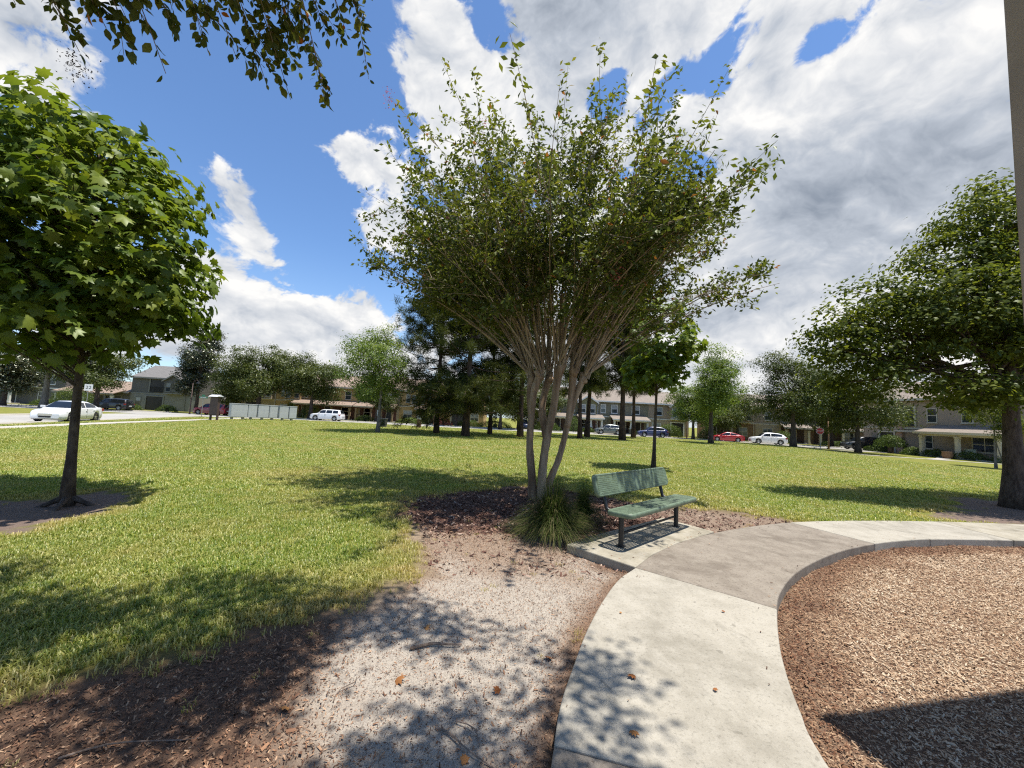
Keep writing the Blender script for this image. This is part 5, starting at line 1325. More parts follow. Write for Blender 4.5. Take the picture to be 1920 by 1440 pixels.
row(4.0, 74.0, 0.0, [
    (6.6, dict(GA, win2=[(1.8, 1.0, True), (4.6, 1.0, True)], porch=[(3.4, 6.3, 'craft')], doors=[(4.8, 'door_dark')], win1=[(1.6, 1.2, False)]), 'grey-green townhouse right behind the crape myrtle stems'),
    (7.6, dict(GA, win2=[(0.9, 0.8, True), (6.7, 0.8, True)], gable=(3.7, 3.3), porch=[(1.9, 6.2, 'craft')], doors=[(4.9, 'door_red')], win1=[(3.2, 1.3, True)]), 'olive townhouse with a white-trimmed gable and white porch columns'),
    (7.6, dict(GA, win2=[(1.2, 1.0, True), (5.2, 1.3, True)], porch=[(0.5, 6.9, 'craft')], doors=[(5.6, 'door_dark')], win1=[(2.6, 1.5, True)]), 'grey-green townhouse with a long white-columned porch above the blue car'),
    (7.6, dict(GA, lo='tan', up='beige', win2=[(2.0, 1.0, True), (5.4, 1.0, True)], win1=[(1.5, 1.5, True)], recess=[(5.4, 2.2)], gable=(5.4, 3.0), bay='tan'), 'tan townhouse with a dark garage recess left of the red car'),
], 'row of grey-green townhouses across the back street')
DA = dict(lo='brown', up='beige', roof='roof_tan', trim='cream', pwall='darkbrown', beam='darkbrown')
row(35.5, 72.0, radians(-17), [
    (8.0, dict(DA, win2=[(2.0, 1.0, True), (6.0, 1.0, True)], porch=[(0.6, 4.0, 'cream')], doors=[(2.4, 'door_red')], win1=[(6.0, 1.3, False)], gable=(6.0, 2.8)), 'brown townhouse behind the white crossover'),
    (8.0, dict(DA, lo='tan', win2=[(2.0, 1.0, True), (6.0, 1.0, True)], porch=[(3.8, 7.4, 'cream')], doors=[(5.6, 'door_dark')], win1=[(1.9, 1.4, False)]), 'tan and brown townhouse behind the stop sign'),
    (8.0, dict(DA, win2=[(2.0, 1.0, True), (6.0, 1.0, True)], porch=[(0.6, 7.2, 'cream')], doors=[(2.4, 'door_dark')], win1=[(5.6, 1.4, False)], gable=(3.0, 2.8)), 'brown townhouse behind the broad dark green oak at right'),
    (8.0, dict(DA, lo='tan', win2=[(2.0, 1.0, True), (6.0, 1.0, True)], recess=[(5.0, 2.4)], win1=[(1.9, 1.4, False)]), 'tan townhouse behind the black parked cars'),
], 'row of brown townhouses at the right end of the back street')
AA = dict(lo='grey', up='grey', roof='roof_grey', trim='greylight', pwall='grey', beam='greylight')
row(-91.0, 70.5, radians(5), [
    (10.5, dict(AA, win2=[(2.0, 1.1, True), (5.2, 1.1, True), (8.2, 1.1, True)], gable=(5.0, 3.4), porch=[(0.8, 4.2, 'white')], doors=[(2.2, 'door_dark')], win1=[(7.0, 1.3, False)], trim='white'), 'dark grey townhouse with white trim behind the white sedan'),
    (11.0, dict(AA, one=True, rise=2.0, porch=[(0.6, 10.0, 'white')], win1=[(2.4, 1.2, True), (7.2, 1.4, False)], doors=[(4.8, 'door_dark'), (9.0, 'door_dark')], roof='roof_pink'), 'single-storey grey wing with a long pale porch roof'),
    (11.5, dict(AA, lo='greylight', balcony=[(3.2, 5.6)], win2=[(8.6, 0.9, False)], recess=[(4.2, 2.8)], win1=[(1.4, 0.8, True)], gable=(7.6, 3.0), trim='greylight'), 'grey townhouse with an arched dark entry beside the tall magnolia'),
], 'row of grey townhouses across the side street')


def beige_house():
    root = townhouse((46.9, 52.5, -0.22), radians(-90), 17.5, dict(lo='beige', up='beige', roof='roof_tan', trim='cream', h2=6.4, balcony=[(2.2, 4.0), (5.6, 6.7)], win2=[(8.6, 0.9, False), (12.0, 0.9, False), (15.0, 0.9, False)], win1=[(8.2, 0.7, False), (13.4, 2.0, False)], recess=[(3.3, 1.8)], porch=[(9.3, 16.6, 'cream')], beam='cream'), 'beige two-storey house with balconies behind the staked young tree', None)
    M['brick'] = plain('pink_brick', (0.42, 0.27, 0.19), 0.9, 0.25, 8)
    MB().box(4.7, 5.4, -0.28, -0.002, -0.3, 3.9).build('brick_pier', M['brick'], root)
    MB().box(4.6, 7.6, -0.5, -0.283, 2.55, 2.75).build('canopy', M['cream'], root)


beige_house()


# ------------------------------------------------------------------ cars
def paint(name, c, metal=0.0):
    m, T, out = new_mat(name)
    n = T.noise(T.new('ShaderNodeTexCoord').outputs['Object'], 2.0, 3, 0.5)
    b = T.new('ShaderNodeBsdfPrincipled', {'Base Color': T.mix(n, tuple(a * 0.92 for a in c), tuple(min(1, a * 1.06) for a in c)), 'Roughness': 0.32, 'Metallic': metal, 'Coat Weight': 1.0, 'Coat Roughness': 0.04})
    T.l.new(b.outputs[0], out.inputs[0]); return m


M.update(p_white=paint('white_paint', (0.78, 0.78, 0.77)), p_red=paint('red_paint', (0.42, 0.012, 0.018)), p_dark=paint('black_paint', (0.010, 0.010, 0.012)), p_blue=paint('blue_paint', (0.012, 0.022, 0.11)), p_grey=paint('grey_paint', (0.10, 0.115, 0.11), 0.4), p_dred=paint('dark_red_paint', (0.20, 0.010, 0.022)), p_navy=paint('navy_paint', (0.02, 0.035, 0.10)), p_silver=paint('silver_paint', (0.45, 0.46, 0.47), 0.3),
         tyre=plain('tyre_rubber', (0.012, 0.012, 0.012), 0.85, 0.2), rim=plain('wheel_rim', (0.42, 0.42, 0.43), 0.3, 0.1, metal=0.8), lamp_w=plain('headlight_lens', (0.55, 0.57, 0.58), 0.1, 0.1), lamp_r=plain('tail_light_lens', (0.30, 0.01, 0.01), 0.15, 0.1), trimblk=plain('black_trim', (0.012, 0.012, 0.012), 0.5, 0.1), chrome=plain('chrome', (0.6, 0.6, 0.6), 0.15, 0.05, metal=1.0))
KIND = {
    'sedan': dict(L=4.62, W=1.78, top=[(0, .60), (.03, .70), (.10, .80), (.26, .93), (.5, .96), (.84, 1.02), (.95, 1.03), (1, .86)], roof=[(.235, .93), (.40, 1.36), (.47, 1.44), (.56, 1.46), (.68, 1.41), (.80, 1.20), (.885, 1.03)], split=(.27, .535, .555, .79), ws=(.245, .415), rw=(.70, .875), wz=0.32, clear=.17),
    'coupe': dict(L=4.5, W=1.76, top=[(0, .58), (.03, .68), (.10, .78), (.28, .92), (.5, .95), (.84, 1.0), (.95, .98), (1, .84)], roof=[(.255, .92), (.43, 1.32), (.50, 1.39), (.57, 1.39), (.70, 1.31), (.82, 1.14), (.90, 1.0)], split=(.29, .58, .60, .80), ws=(.265, .44), rw=(.71, .89), wz=0.32, clear=.17),
    'suv': dict(L=4.75, W=1.86, top=[(0, .72), (.03, .90), (.08, 1.0), (.25, 1.09), (.5, 1.11), (.9, 1.13), (.985, 1.10), (1, .80)], roof=[(.235, 1.08), (.34, 1.60), (.40, 1.70), (.60, 1.74), (.86, 1.70), (.94, 1.62), (.985, 1.12)], split=(.265, .50, .52, .90), ws=(.245, .35), rw=(.93, .982), wz=0.37, clear=.23, three=.72),
    'crossover': dict(L=4.4, W=1.82, top=[(0, .66), (.03, .82), (.09, .94), (.26, 1.02), (.5, 1.05), (.88, 1.12), (.98, 1.06), (1, .80)], roof=[(.245, 1.02), (.38, 1.50), (.45, 1.60), (.58, 1.62), (.78, 1.55), (.90, 1.38), (.975, 1.08)], split=(.275, .53, .55, .85), ws=(.255, .395), rw=(.86, .965), wz=0.35, clear=.20),
}


def car(kind, loc, heading, pm, label, group='cars parked or driving around the park', name='car'):
    K = KIND[kind]; L, W, wz, cl = K['L'], K['W'], K['wz'], K['clear']
    root = empty(name, loc, heading); tag(root, label, 'car', group)
    wx = (0.19, 0.80); ra = wz * 1.14
    X = lambda t: L / 2 - t * L
    tp = lambda t: float(np.interp(t, *zip(*K['top'])))
    rfz = lambda t: float(np.interp(t, *zip(*K['roof'])))
    hw = lambda t: W / 2 * (1 - 0.20 * max(0, (0.10 - t) / 0.10) ** 2 - 0.12 * max(0, (t - 0.90) / 0.10) ** 2)
    ts = np.unique(np.concatenate([np.linspace(0, 1, 46)] + [w + np.linspace(-ra / L, ra / L, 13) for w in wx]))
    V = []; F = []; n = 15
    for t in ts:
        zf = cl + (0.10 * max(0, (0.05 - t) / 0.05)) + 0.12 * max(0, (t - 0.93) / 0.07)
        for w in wx:
            d = abs(t - w) * L
            if d < ra: zf = max(zf, wz + sqrt(ra * ra - d * d))
        z1 = tp(t); w = hw(t); zm = zf + (z1 - zf) * 0.45
        half = [(0, zf), (w * .90, zf), (w * .985, zf + min(0.06, (z1 - zf) * .2)), (w, zm), (w * .985, zm + (z1 - zm) * .55), (w * .955, z1 - 0.035), (w * .87, z1), (0, z1 + 0.025)]
        V += [(X(t), y, z) for y, z in half] + [(X(t), -y, z) for y, z in half[-2:0:-1]]
    n = 14
    for i in range(len(ts) - 1):
        for j in range(n): F.append((i * n + j, (i + 1) * n + j, (i + 1) * n + (j + 1) % n, i * n + (j + 1) % n))
    F += [tuple(range(n)), tuple((len(ts) - 1) * n + j for j in range(n))[::-1]]
    b = MB(); b.add(V, F); body = b.build('body', M[pm], root, True)
    e = body.modifiers.new('edge', 'EDGE_SPLIT'); e.split_angle = radians(50)
    MB().box(-L * .46, L * .46, -W * .36, W * .36, cl + .02, 0.62).build('underbody', M['trimblk'], root)
    # cabin
    r0, r1 = K['roof'][0][0], K['roof'][-1][0]; V = []; F = []
    bel = lambda t: (hw(t) * 0.90, tp(t) - 0.01); rof = lambda t: (hw(t) * (0.90 - 0.22 * min(1, max(0, (rfz(t) - tp(t)) / 0.48))), max(rfz(t) - 0.045, tp(t) - 0.005))
    ct = np.linspace(r0, r1, 22)
    for t in ct:
        (yb, zb), (yr, zr) = bel(t), rof(t); q = [(yb, zb), (yr, zr), (yr * .86, max(rfz(t), zr)), (0, max(rfz(t), zr) + 0.012)]
        V += [(X(t), y, z) for y, z in q] + [(X(t), -y, z) for y, z in q[2::-1]]
    for i in range(21):
        for j in range(6): F.append((i * 7 + j, (i + 1) * 7 + j, (i + 1) * 7 + j + 1, i * 7 + j + 1))
    F += [tuple(range(7)), tuple(21 * 7 + j for j in range(7))[::-1]]
    MB().add(V, F).build('cabin', M[pm], root, True)
    # glass
    def side(ta, tb, s):
        a = np.linspace(ta, tb, 9); V = []; k = 9
        for f in (0.10, 0.90):
            for t in a:
                (yb, zb), (yr, zr) = bel(t), rof(t); V.append((X(t), s * (yb + (yr - yb) * f + 0.008), zb + (zr - zb) * f))
        MB().add(V, [(i, i + 1, k + i + 1, k + i) for i in range(k - 1)]).build('window', M['car_glass'], root)
    sp = K['split']
    for s in (-1, 1):
        side(sp[0], sp[1], s)
        if K.get('three'): side(sp[2], K['three'] - .01, s); side(K['three'] + .012, sp[3], s)
        else: side(sp[2], sp[3], s)
    for nm, (ta, tb), sg in (('windshield', K['ws'], 1), ('rear_window', K['rw'], -1)):
        V = []; a = np.linspace(ta, tb, 6)
        for t in a:
            yr = rof(t)[0] * 0.84
            for y in (-yr, 0, yr): V.append((X(t) + sg * 0.014, y, rfz(t) + (0.026 if y == 0 else 0.016)))
        MB().add(V, [(i * 3 + j, i * 3 + j + 1, i * 3 + j + 4, i * 3 + j + 3) for i in range(5) for j in range(2)]).build(nm, M['car_glass'], root)
    # lights, grille, mirrors, handles, seams, plates
    for s in (-1, 1):
        z = tp(0.03)
        MB().add([(X(.004), s * hw(.0) * .55, z - .16), (X(.02), s * hw(.02) * .93, z - .12), (X(.10), s * (hw(.10) * .995 + .004), z + .0), (X(.09), s * (hw(.09) * .97 + .004), z + .04), (X(.025), s * hw(.02) * .88, z - .0), (X(.006), s * hw(0) * .55, z - .07)], [(0, 1, 2, 3, 4, 5)]).build('headlight', M['lamp_w'], root)
        MB().box(X(.985), X(.93), s * hw(.95) * .80, s * (hw(.95) * .995 + .006), tp(.95) - .26, tp(.95) - .06).build('tail_light', M['lamp_r'], root)
        MB().box(X(.30), X(.33), s * hw(.3) * .93, s * (hw(.3) + .16), tp(.3) + .02, tp(.3) + .16).build('mirror', M[pm], root, bevel=.02)
        for t in (sp[1] - .02, sp[3] - .09): MB().box(X(t) - .16, X(t), s * hw(t) * .98, s * (hw(t) + .018), tp(t) - .19, tp(t) - .155).build('handle', M['chrome' if kind == 'suv' else pm], root)
        for t in (.262, (sp[1] + sp[2]) / 2): MB().box(X(t) - .006, X(t) + .006, s * hw(t) * .98, s * (hw(t) + .002), cl + .12, tp(t) - .05).build('door_seam', M['trimblk'], root)
    MB().box(X(0) - .02, X(0) + .012, -hw(0) * .48, hw(0) * .48, tp(0) - .17, tp(0) - .03).build('grille', M['chrome' if kind == 'sedan' else 'trimblk'], root)
    MB().box(X(0) - .02, X(0) + .014, -hw(0) * .42, hw(0) * .42, cl + .14, cl + .25).build('air_intake', M['trimblk'], root)
    MB().box(X(1) - .012, X(1) + .02, -.26, .26, .62, .76).build('number_plate', M['lamp_w'], root)
    for w in wx:
        for s in (-1, 1):
            yo = s * (W / 2 - 0.015); yi = s * (W / 2 - 0.24); cx = X(w)
            prof = [(yi, wz * .62), (yi, wz * .93), (yi + s * .03, wz), (yo - s * .03, wz), (yo, wz * .94), (yo - s * .01, wz * .66)]
            k = 24; V = [(cx + rr * cos(2 * pi * j / k), y, wz + rr * sin(2 * pi * j / k)) for y, rr in prof for j in range(k)]
            o = MB().add(V, [(i * k + j, i * k + (j + 1) % k, (i + 1) * k + (j + 1) % k, (i + 1) * k + j) for i in range(5) for j in range(k)]).build('wheel', M['tyre'], root, True)
            rm = MB(); ys = yo - s * .035
            rm.tube([(cx, ys - s * .04, wz), (cx, ys + s * .015, wz)], 0.065, 10)
            for q in range(5):
                a = 2 * pi * q / 5 + .3; ax, az = cos(a), sin(a); px, pz = -az * .055, ax * .055
                rm.add([(cx + ax * .05 - px, ys, wz + az * .05 - pz), (cx + ax * .05 + px, ys, wz + az * .05 + pz), (cx + ax * wz * .68 + px * .8, ys + s * .012, wz + az * wz * .68 + pz * .8), (cx + ax * wz * .68 - px * .8, ys + s * .012, wz + az * wz * .68 - pz * .8)], [(0, 1, 2, 3)])
            V = [(cx + rr * cos(2 * pi * j / k), ys + s * .012, wz + rr * sin(2 * pi * j / k)) for rr in (wz * .60, wz * .69) for j in range(k)]
            rm.add(V, [(j, (j + 1) % k, k + (j + 1) % k, k + j) for j in range(k)])
            rm.build('rim', M['rim'], o)
    return root


zr = ZR + 0.006
car('sedan', (-31.4, 28.3, zr), atan2(-0.93, 0.36), 'p_white', 'white sedan driving on the side street behind the left sycamore')
car('suv', (-28.2, 61.3, zr), pi, 'p_white', 'white off-road wagon parked before the yellow townhouses', name='off_roader')
car('suv', (-60.3, 60.2, -0.2), radians(188), 'p_dark', 'black wagon parked before the grey townhouses', name='off_roader')
car('suv', (-45.2, 60.2, zr), pi, 'p_dred', 'dark red pickup-like car half hidden behind the mailboxes', name='off_roader')
car('suv', (2.3, 69.3, -0.2), radians(-90), 'p_navy', 'navy car seen head-on beside the pine trunk')
car('crossover', (15.9, 64.0, zr), pi, 'p_grey', 'grey crossover parked before the olive gabled townhouse')
car('crossover', (22.0, 61.2, zr), radians(174), 'p_blue', 'blue hatchback parked behind the slim young sycamore')
car('coupe', (31.4, 57.6, zr), radians(168), 'p_red', 'bright red coupe right of the tall light green tree')
car('crossover', (36.0, 55.4, zr), radians(165), 'p_white', 'white crossover beside the red coupe')
car('sedan', (51.2, 57.5, -0.2), radians(160), 'p_silver', 'silver sedan nose peeking out left of the black wagon')
car('suv', (45.6, 51.0, -0.205), radians(170), 'p_dark', 'black wagon parked under the spreading oak', name='off_roader')
car('sedan', (52.0, 52.0, -0.2), radians(172), 'p_dark', 'black sedan between the black wagon and the beige house')
car('suv', (58.5, 60.0, -0.2), radians(176), 'p_silver', 'silver wagon behind the black sedan at the right', name='off_roader')


# ------------------------------------------------------------------ street furniture
M.update(box_grey=plain('mailbox_grey', (0.44, 0.46, 0.46), 0.5, 0.07, 3), sign_brown=plain('sign_brown', (0.075, 0.045, 0.035), 0.7, 0.1), sign_green=plain('sign_green', (0.01, 0.16, 0.09), 0.5, 0.05), sign_white=plain('sign_white', (0.70, 0.70, 0.70), 0.5, 0.03), sign_red=plain('sign_red', (0.42, 0.02, 0.02), 0.5, 0.05), galv=plain('galvanised_steel', (0.33, 0.33, 0.32), 0.45, 0.1, metal=0.6), black=plain('black_print', (0.012, 0.012, 0.012), 0.6, 0.0), bin_grey=plain('bin_grey', (0.06, 0.062, 0.065), 0.6, 0.1), wood=plain('brown_post_wood', (0.20, 0.115, 0.065), 0.85, 0.2, 8), boxgreen=plain('pale_green_cabinet', (0.42, 0.45, 0.36), 0.5, 0.06))


def text_mesh(body, size, name, mat, parent, loc, rot):
    cu = bpy.data.curves.new(name, 'FONT'); cu.body = body; cu.size = size; cu.align_x = 'CENTER'; cu.align_y = 'CENTER'; cu.extrude = 0.002
    o = bpy.data.objects.new(name, cu); COL.objects.link(o); dg = bpy.context.evaluated_depsgraph_get(); me = bpy.data.meshes.new_from_object(o.evaluated_get(dg))
    bpy.data.objects.remove(o); me.materials.clear(); t = link(name, me, parent, mat); t.location = loc; t.rotation_euler = rot; return t


def mailboxes():
    a = np.array((-28.3, 40.2)); b = np.array((-24.6, 46.0)); d = b - a; L = np.linalg.norm(d); d /= L; rz = atan2(d[1], d[0])
    labs = ['grey cluster mailbox nearest the brown notice board', 'grey cluster mailbox second from the brown notice board', 'grey cluster mailbox third from the brown notice board', 'grey cluster mailbox fourth from the brown notice board', 'grey cluster mailbox next to last in its row', 'grey cluster mailbox at the end nearest the white off-roader']
    s = 0.0; ws = [1.55, 0.85, 1.1, 0.85, 1.0, 0.85]; gaps = [0.04, 0.12, 0.06, 0.2, 0.1, 0]
    for i, w in enumerate(ws):
        p = a + d * s; root = empty('cluster_mailbox', (p[0], p[1], float(gz(*p)) + 0.0), rz); tag(root, labs[i], 'mailbox', 'row of grey cluster mailboxes')
        MB().box(0, w, 0, 0.5, 0.28, 1.62).box(-0.02, w + 0.02, -0.03, 0.53, 1.62, 1.68).build('cabinet', M['box_grey'], root, bevel=0.015)
        MB().box(0.05, w - 0.05, -0.012, -0.002, 0.34, 1.56).build('back_panel', M['box_grey'], root)
        for x in ((0.22, w - 0.3) if w > 1.2 else (w / 2,)): MB().box(x - 0.09, x + 0.09, 0.12, 0.38, -0.1, 0.28).build('pedestal', M['conc_far'], root)
        s += w + gaps[i]


mailboxes()


def notice_board():
    root = empty('notice_board', (-27.2, 36.5, 0.0), radians(-25)); tag(root, 'brown notice board on two posts left of the mailboxes', 'sign')
    for x in (-0.52, 0.52): MB().box(x - 0.07, x + 0.07, -0.07, 0.07, -0.1, 2.2).build('post', M['sign_brown'], root)
    MB().box(-0.60, 0.60, -0.13, -0.072, 0.55, 2.15).build('panel', M['sign_brown'], root); MB().poly_x([(-0.3, 2.2), (0.3, 2.2), (0.0, 2.38)], -0.72, 0.72).build('cap', M['sign_white'], root)


notice_board()


def post_sign(name, loc, h, rz, label, build, r=0.035, mat='galv'):
    root = empty(name, loc, rz); tag(root, label, 'sign'); MB().tube([(0, 0, -0.1), (0, 0, h)], r, 8).build('post', M[mat], root); build(root, h); return root


def blades(root, h):
    MB().box(-0.42, 0.42, -0.05, -0.035, h - 0.34, h - 0.14).build('street_name_plate', M['sign_green'], root)
    MB().box(-0.012, 0.012, -0.42, 0.42, h - 0.12, h + 0.08).build('street_name_plate', M['sign_green'], root)
    MB().box(-0.30, 0.28, -0.056, -0.051, h - 0.27, h - 0.21).build('lettering', M['sign_white'], root)


post_sign('street_name_sign', (-36.2, 46.6, -0.05), 2.5, radians(20), 'green street name signs on a pole left of the notice board', blades)


def plate22(root, h):
    o = MB().box(-0.32, 0.32, -0.06, -0.042, h - 0.72, h).build('plate', M['sign_white'], root)
    text_mesh('22', 0.46, 'digits', M['black'], o, (0, -0.064, h - 0.36), (radians(90), 0, 0))


post_sign('number_sign', (-46.5, 43.5, -0.22), 3.2, radians(42), 'white number sign on a pole right of the left sycamore trunk', plate22)


def octagon(root, h):
    pts = [(0.34 * cos(radians(22.5 + 45 * k)), h + 0.34 * sin(radians(22.5 + 45 * k))) for k in range(8)]
    w = [(0.37 * cos(radians(22.5 + 45 * k)), h + 0.37 * sin(radians(22.5 + 45 * k))) for k in range(8)]
    MB().poly_y(w, -0.048, -0.042).build('border', M['sign_white'], root); o = MB().poly_y(pts, -0.054, -0.049).build('plate', M['sign_red'], root)
    text_mesh('STOP', 0.22, 'lettering', M['sign_white'], o, (0, -0.058, h), (radians(90), 0, 0))


post_sign('stop_sign', (33.9, 43.3, -0.15), 2.05, radians(-35), 'red octagonal stop sign by the pale street at right', octagon)


def lamp(loc, h, label, arm=True):
    root = empty('street_lamp', loc); tag(root, label, 'lamp', 'street lamps')
    MB().tube([(0, 0, -0.1), (0, 0, 0.9), (0, 0, h)], [0.12, 0.07, 0.05], 10).build('pole', M['sign_brown'] if arm else M['wood'], root, True)
    if arm:
        MB().tube([(0, 0, h - 0.1), (0.1, 0, h + 0.35), (0.5, 0, h + 0.5), (0.8, 0, h + 0.3)], 0.025, 8).build('arm', M['sign_brown'], root, True)
        MB().frust(0.8, 0, h - 0.02, h + 0.3, 0.24, 0.24, 0.05, 0.05).build('lamp_shade', M['iron'], root)
    return root


lamp((-47.3, 58.6, -0.2), 4.6, 'dark street lamp left of the green street signs')
lamp((39.4, 49.0, -0.2), 3.9, 'thin tan pole right of the stop sign', False)
lamp((27.0, 60.5, -0.2), 4.0, 'thin tan pole behind the red coupe', False)

# park bits on the lawn
o = empty('waste_bin', (-13.1, 41.0, 0)); tag(o, 'dark grey waste bin right of the light green open tree', 'bin')
MB().frust(0, 0, 0.0, 0.85, 0.30, 0.30, 0.36, 0.36).build('bin_body', M['bin_grey'], o); MB().box(-0.40, 0.40, -0.40, 0.40, 0.85, 0.93).build('lid', M['bin_grey'], o)
o = empty('dog_waste_station', (-10.95, 32.9, 0)); tag(o, 'small white plate on a post beside the light green open tree', 'sign')
MB().box(-0.03, 0.03, -0.03, 0.03, -0.1, 1.7).build('post', M['galv'], o); MB().box(-0.10, 0.10, -0.06, -0.032, 1.25, 1.72).build('plate', M['sign_white'], o)
o = empty('brick_post', (-10.1, 44.2, 0)); tag(o, 'brown post with a white cap left of the pines', 'post')
MB().box(-0.2, 0.2, -0.2, 0.2, -0.1, 0.95).build('shaft', M['wood'], o); MB().box(-0.23, 0.23, -0.23, 0.23, 0.95, 1.35).build('cap', M['sign_white'], o)
o = empty('park_grill', (-9.2, 44.0, 0)); tag(o, 'black park grill beside the white-capped post', 'grill')
MB().tube([(0, 0, -0.1), (0, 0, 0.8)], 0.05, 8).build('post', M['iron'], o); MB().box(-0.3, 0.3, -0.22, 0.22, 0.8, 1.05).build('fire_box', M['iron'], o)
o = empty('utility_cabinet', (46.0, 39.6, -0.22)); tag(o, 'pale green utility cabinet on the grass before the beige house', 'cabinet')
MB().frust(0, 0, -0.05, 1.0, 0.34, 0.30, 0.30, 0.26).build('housing', M['boxgreen'], o); MB().box(-0.34, 0.34, -0.3, 0.3, 1.0, 1.05).build('lid', M['boxgreen'], o)
o = empty('planter_pot', (43.7, 39.6, -0.22)); tag(o, 'round brown planter left of the pale green cabinet', 'planter')
MB().tube([(0, 0, 0), (0, 0, 0.3), (0, 0, 0.62), (0, 0, 0.70)], [0.30, 0.42, 0.40, 0.44], 16).build('pot', M['wood'], o, True); MB().tube([(0, 0, 0.70), (0, 0, 0.705)], 0.36, 14).build('soil', M['bark_dark'], o)
# white arched arbour seen between the crape myrtle stems
o = empty('garden_arbour', (4.2, 66.0, -0.2)); tag(o, 'white arched arbour seen between the crape myrtle stems', 'arbour')
for x in (-1.0, 1.0): MB().box(x - 0.08, x + 0.08, -0.08, 0.08, 0, 2.4).build('post', M['white'], o)
for y in (-0.6, 0.0, 0.6): MB().tube([(1.1 * cos(a), y, 2.4 + 1.1 * sin(a)) for a in np.linspace(0, pi, 12)], 0.06, 6).build('arch', M['white'], o, True)
for a in np.linspace(0.15, pi - 0.15, 8): MB().box(1.12 * cos(a) - 0.04, 1.12 * cos(a) + 0.04, -0.75, 0.75, 2.4 + 1.12 * sin(a) + 0.055, 2.4 + 1.12 * sin(a) + 0.10).build('slat', M['white'], o)


# ------------------------------------------------------------------ shrubs and hedges
def shrub(x, y, rx, ry, h, label, seed, mat='shrub', name='shrub', n=None, leaf=0.10, group='clipped shrubs and hedges before the houses', stem=0.0):
    r = np.random.default_rng(seed); root = empty(name, (x, y, float(gz(x, y)))); tag(root, label, 'shrub', group)
    n = n or int(900 + 700 * rx * h); u = unit(r.normal(size=(n, 3))); u[:, 2] = np.abs(u[:, 2]) * 1.0 - 0.15
    q = (0.72 + 0.30 * r.random(n))[:, None] * (0.9 + 0.25 * vnoise(u[:, 0] * 2 + 5, u[:, 1] * 2 + u[:, 2] * 2 + 5, 1.7, seed))[:, None]
    P = u * q * np.array((rx, ry, (h - stem) * 0.85)) + (0, 0, stem + (h - stem) * 0.15)
    me = leaf_mesh('foliage', *LEAF4, P, unit(u + r.normal(0, .6, (n, 3))), leaf * r.uniform(.7, 1.3, n), rnd=np.clip(r.random(n) * .8 + .25 * u[:, 2], 0, 1)); link('foliage', me, root, M[mat])
    MB().frust(0, 0, -0.05, stem + (h - stem) * 0.5, rx * 0.12 + .04, ry * .12 + .04, rx * .08 + .03, ry * .08 + .03).build('stem', M['bark_dark'], root); return root


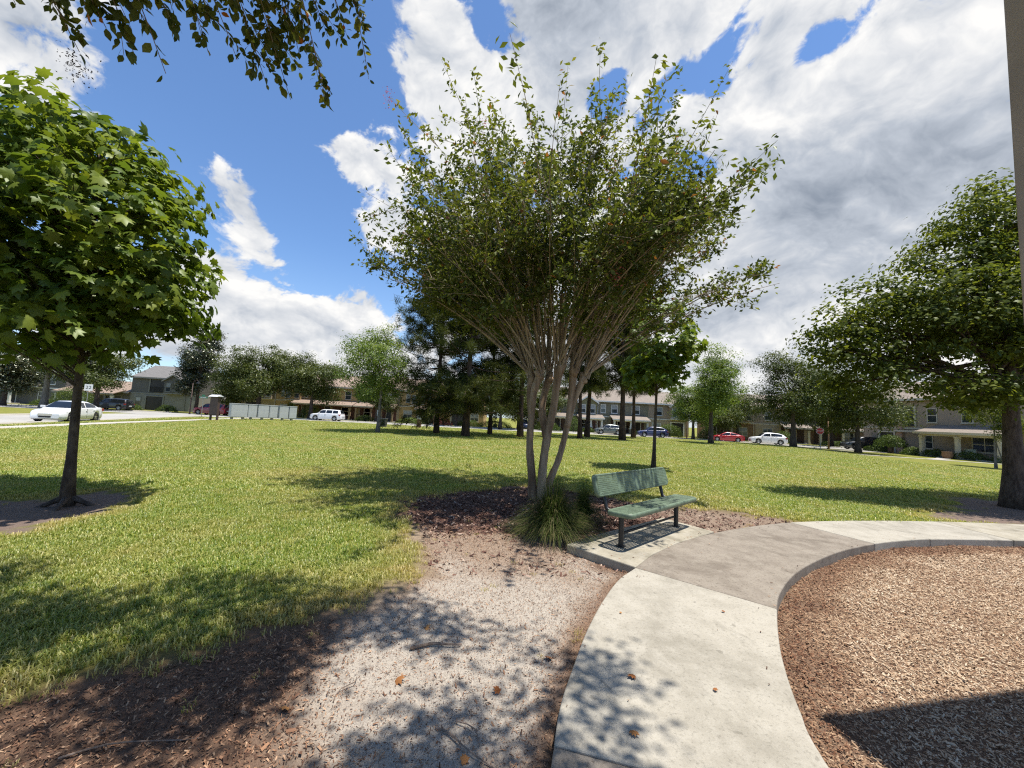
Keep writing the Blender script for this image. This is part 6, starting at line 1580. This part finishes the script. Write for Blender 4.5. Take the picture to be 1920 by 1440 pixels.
SH = [(26.8, 66.8, 2.3, 1.4, 2.5, 'large rounded hedge between the blue car and the tan townhouse'), (10.6, 66.4, 1.1, 1.0, 3.0, 'tall rounded shrub left of the olive gabled townhouse'), (-33.6, 66.8, 1.8, 1.4, 2.9, 'round clipped shrub left of the white off-roader'), (-37.0, 66.8, 1.0, 1.0, 3.1, 'small bright tree-like shrub over the mailbox row end'),
      (33.0, 66.0, 1.6, 1.2, 2.2, 'green shrub behind the red coupe'), (44.6, 64.5, 1.8, 1.2, 2.2, 'dome shrub right of the white crossover'), (41.4, 64.0, 1.5, 1.0, 1.0, 'low pale shrub right of the white crossover'), (51.0, 61.5, 3.0, 0.9, 1.0, 'low hedge behind the stop sign'), (44.6, 46.4, 1.5, 1.4, 2.3, 'domed topiary shrub before the beige house'),
      (44.9, 44.0, 1.2, 1.0, 1.0, 'low shrub before the brick pier of the beige house'), (45.1, 42.0, 1.0, 1.6, 0.95, 'low clipped hedge before the middle of the beige house'), (45.0, 39.0, 1.0, 1.7, 1.0, 'rounded low hedge before the cream porch column'), (45.2, 36.0, 1.0, 1.2, 0.9, 'low green hedge at the near end of the beige house'), (45.4, 49.2, 1.0, 1.5, 0.9, 'low hedge at the far end of the beige house'),
      (-2.5, 66.3, 3.2, 1.2, 1.5, 'dark hedge behind the pines'), (-7.0, 67.3, 2.2, 1.1, 1.3, 'hedge behind the thick-trunked pine'), (-11.5, 68.2, 1.6, 1.0, 1.4, 'reddish shrub behind the leftmost pine'), (-17.0, 67.8, 2.4, 1.0, 1.2, 'pale leafy shrubs before the tan porches'), (6.2, 66.0, 2.4, 1.2, 1.8, 'dark hedge behind the crape myrtle stems'), (14.0, 70.8, 1.3, 0.9, 1.0, 'low shrub beside the olive townhouse porch'), (24.0, 70.5, 2.0, 0.9, 1.1, 'low shrubs before the long white-columned porch'),
      (-62.5, 65.5, 1.6, 1.2, 1.2, 'low shrub before the arched dark entry'), (-57.5, 66.5, 1.6, 1.2, 1.3, 'low shrub right of the black wagon'), (-69.5, 63.0, 3.0, 2.6, 3.6, 'round dark shrub tree behind the white sedan'), (-77.0, 66.0, 2.6, 1.5, 1.2, 'low hedge left of the white sedan'), (-66.0, 68.5, 1.5, 1.2, 1.2, 'low shrub before the single-storey grey wing'), (-47.0, 67.0, 2.6, 1.4, 2.0, 'dark shrub behind the dark red car'), (-25.0, 68.5, 1.8, 1.0, 1.2, 'low shrub behind the white off-roader')]
for i, (x, y, rx, ry, h, lab) in enumerate(SH): shrub(x, y, rx, ry, h, lab, 600 + i, 'light' if 'pale' in lab else ('flower' if 'reddish' in lab else 'shrub'), leaf=0.13, name='hedge' if 'hedge' in lab else 'shrub', stem=0.7 if 'topiary' in lab else 0.0)


# ------------------------------------------------------------------ pavilion whose post and roof edge stand beside the photographer
def pavilion():
    M['post_tan'] = plain('tan_steel_post', (0.37, 0.285, 0.22), 0.5, 0.1, 3)
    c = np.array((3.23, 2.34)); rz = radians(12.5); H = 4.85
    root = empty('picnic_shelter', (c[0], c[1], -0.1), rz); tag(root, 'tan shelter post at the right edge, its roof shading the wood chips', 'shelter')
    for px, py in ((0.0, 0.0), (4.7, 0.0), (0.0, -4.7), (4.7, -4.7)):
        MB().box(px - 0.07, px + 0.07, py - 0.07, py + 0.07, -0.1, H - 0.002).build('post', M['post_tan'], root, bevel=0.01)
    MB().box(-0.04, 4.74, -4.74, 0.04, H, H + 0.14).build('roof', M['roof_tan'], root)
    MB().add([(-.04, .04, H + .143), (4.74, .04, H + .143), (4.74, -4.74, H + .143), (-.04, -4.74, H + .143), (2.35, -2.35, H + 1.5)], [(0, 4, 1), (1, 4, 2), (2, 4, 3), (3, 4, 0)]).build('roof_top', M['roof_tan'], root)


pavilion()
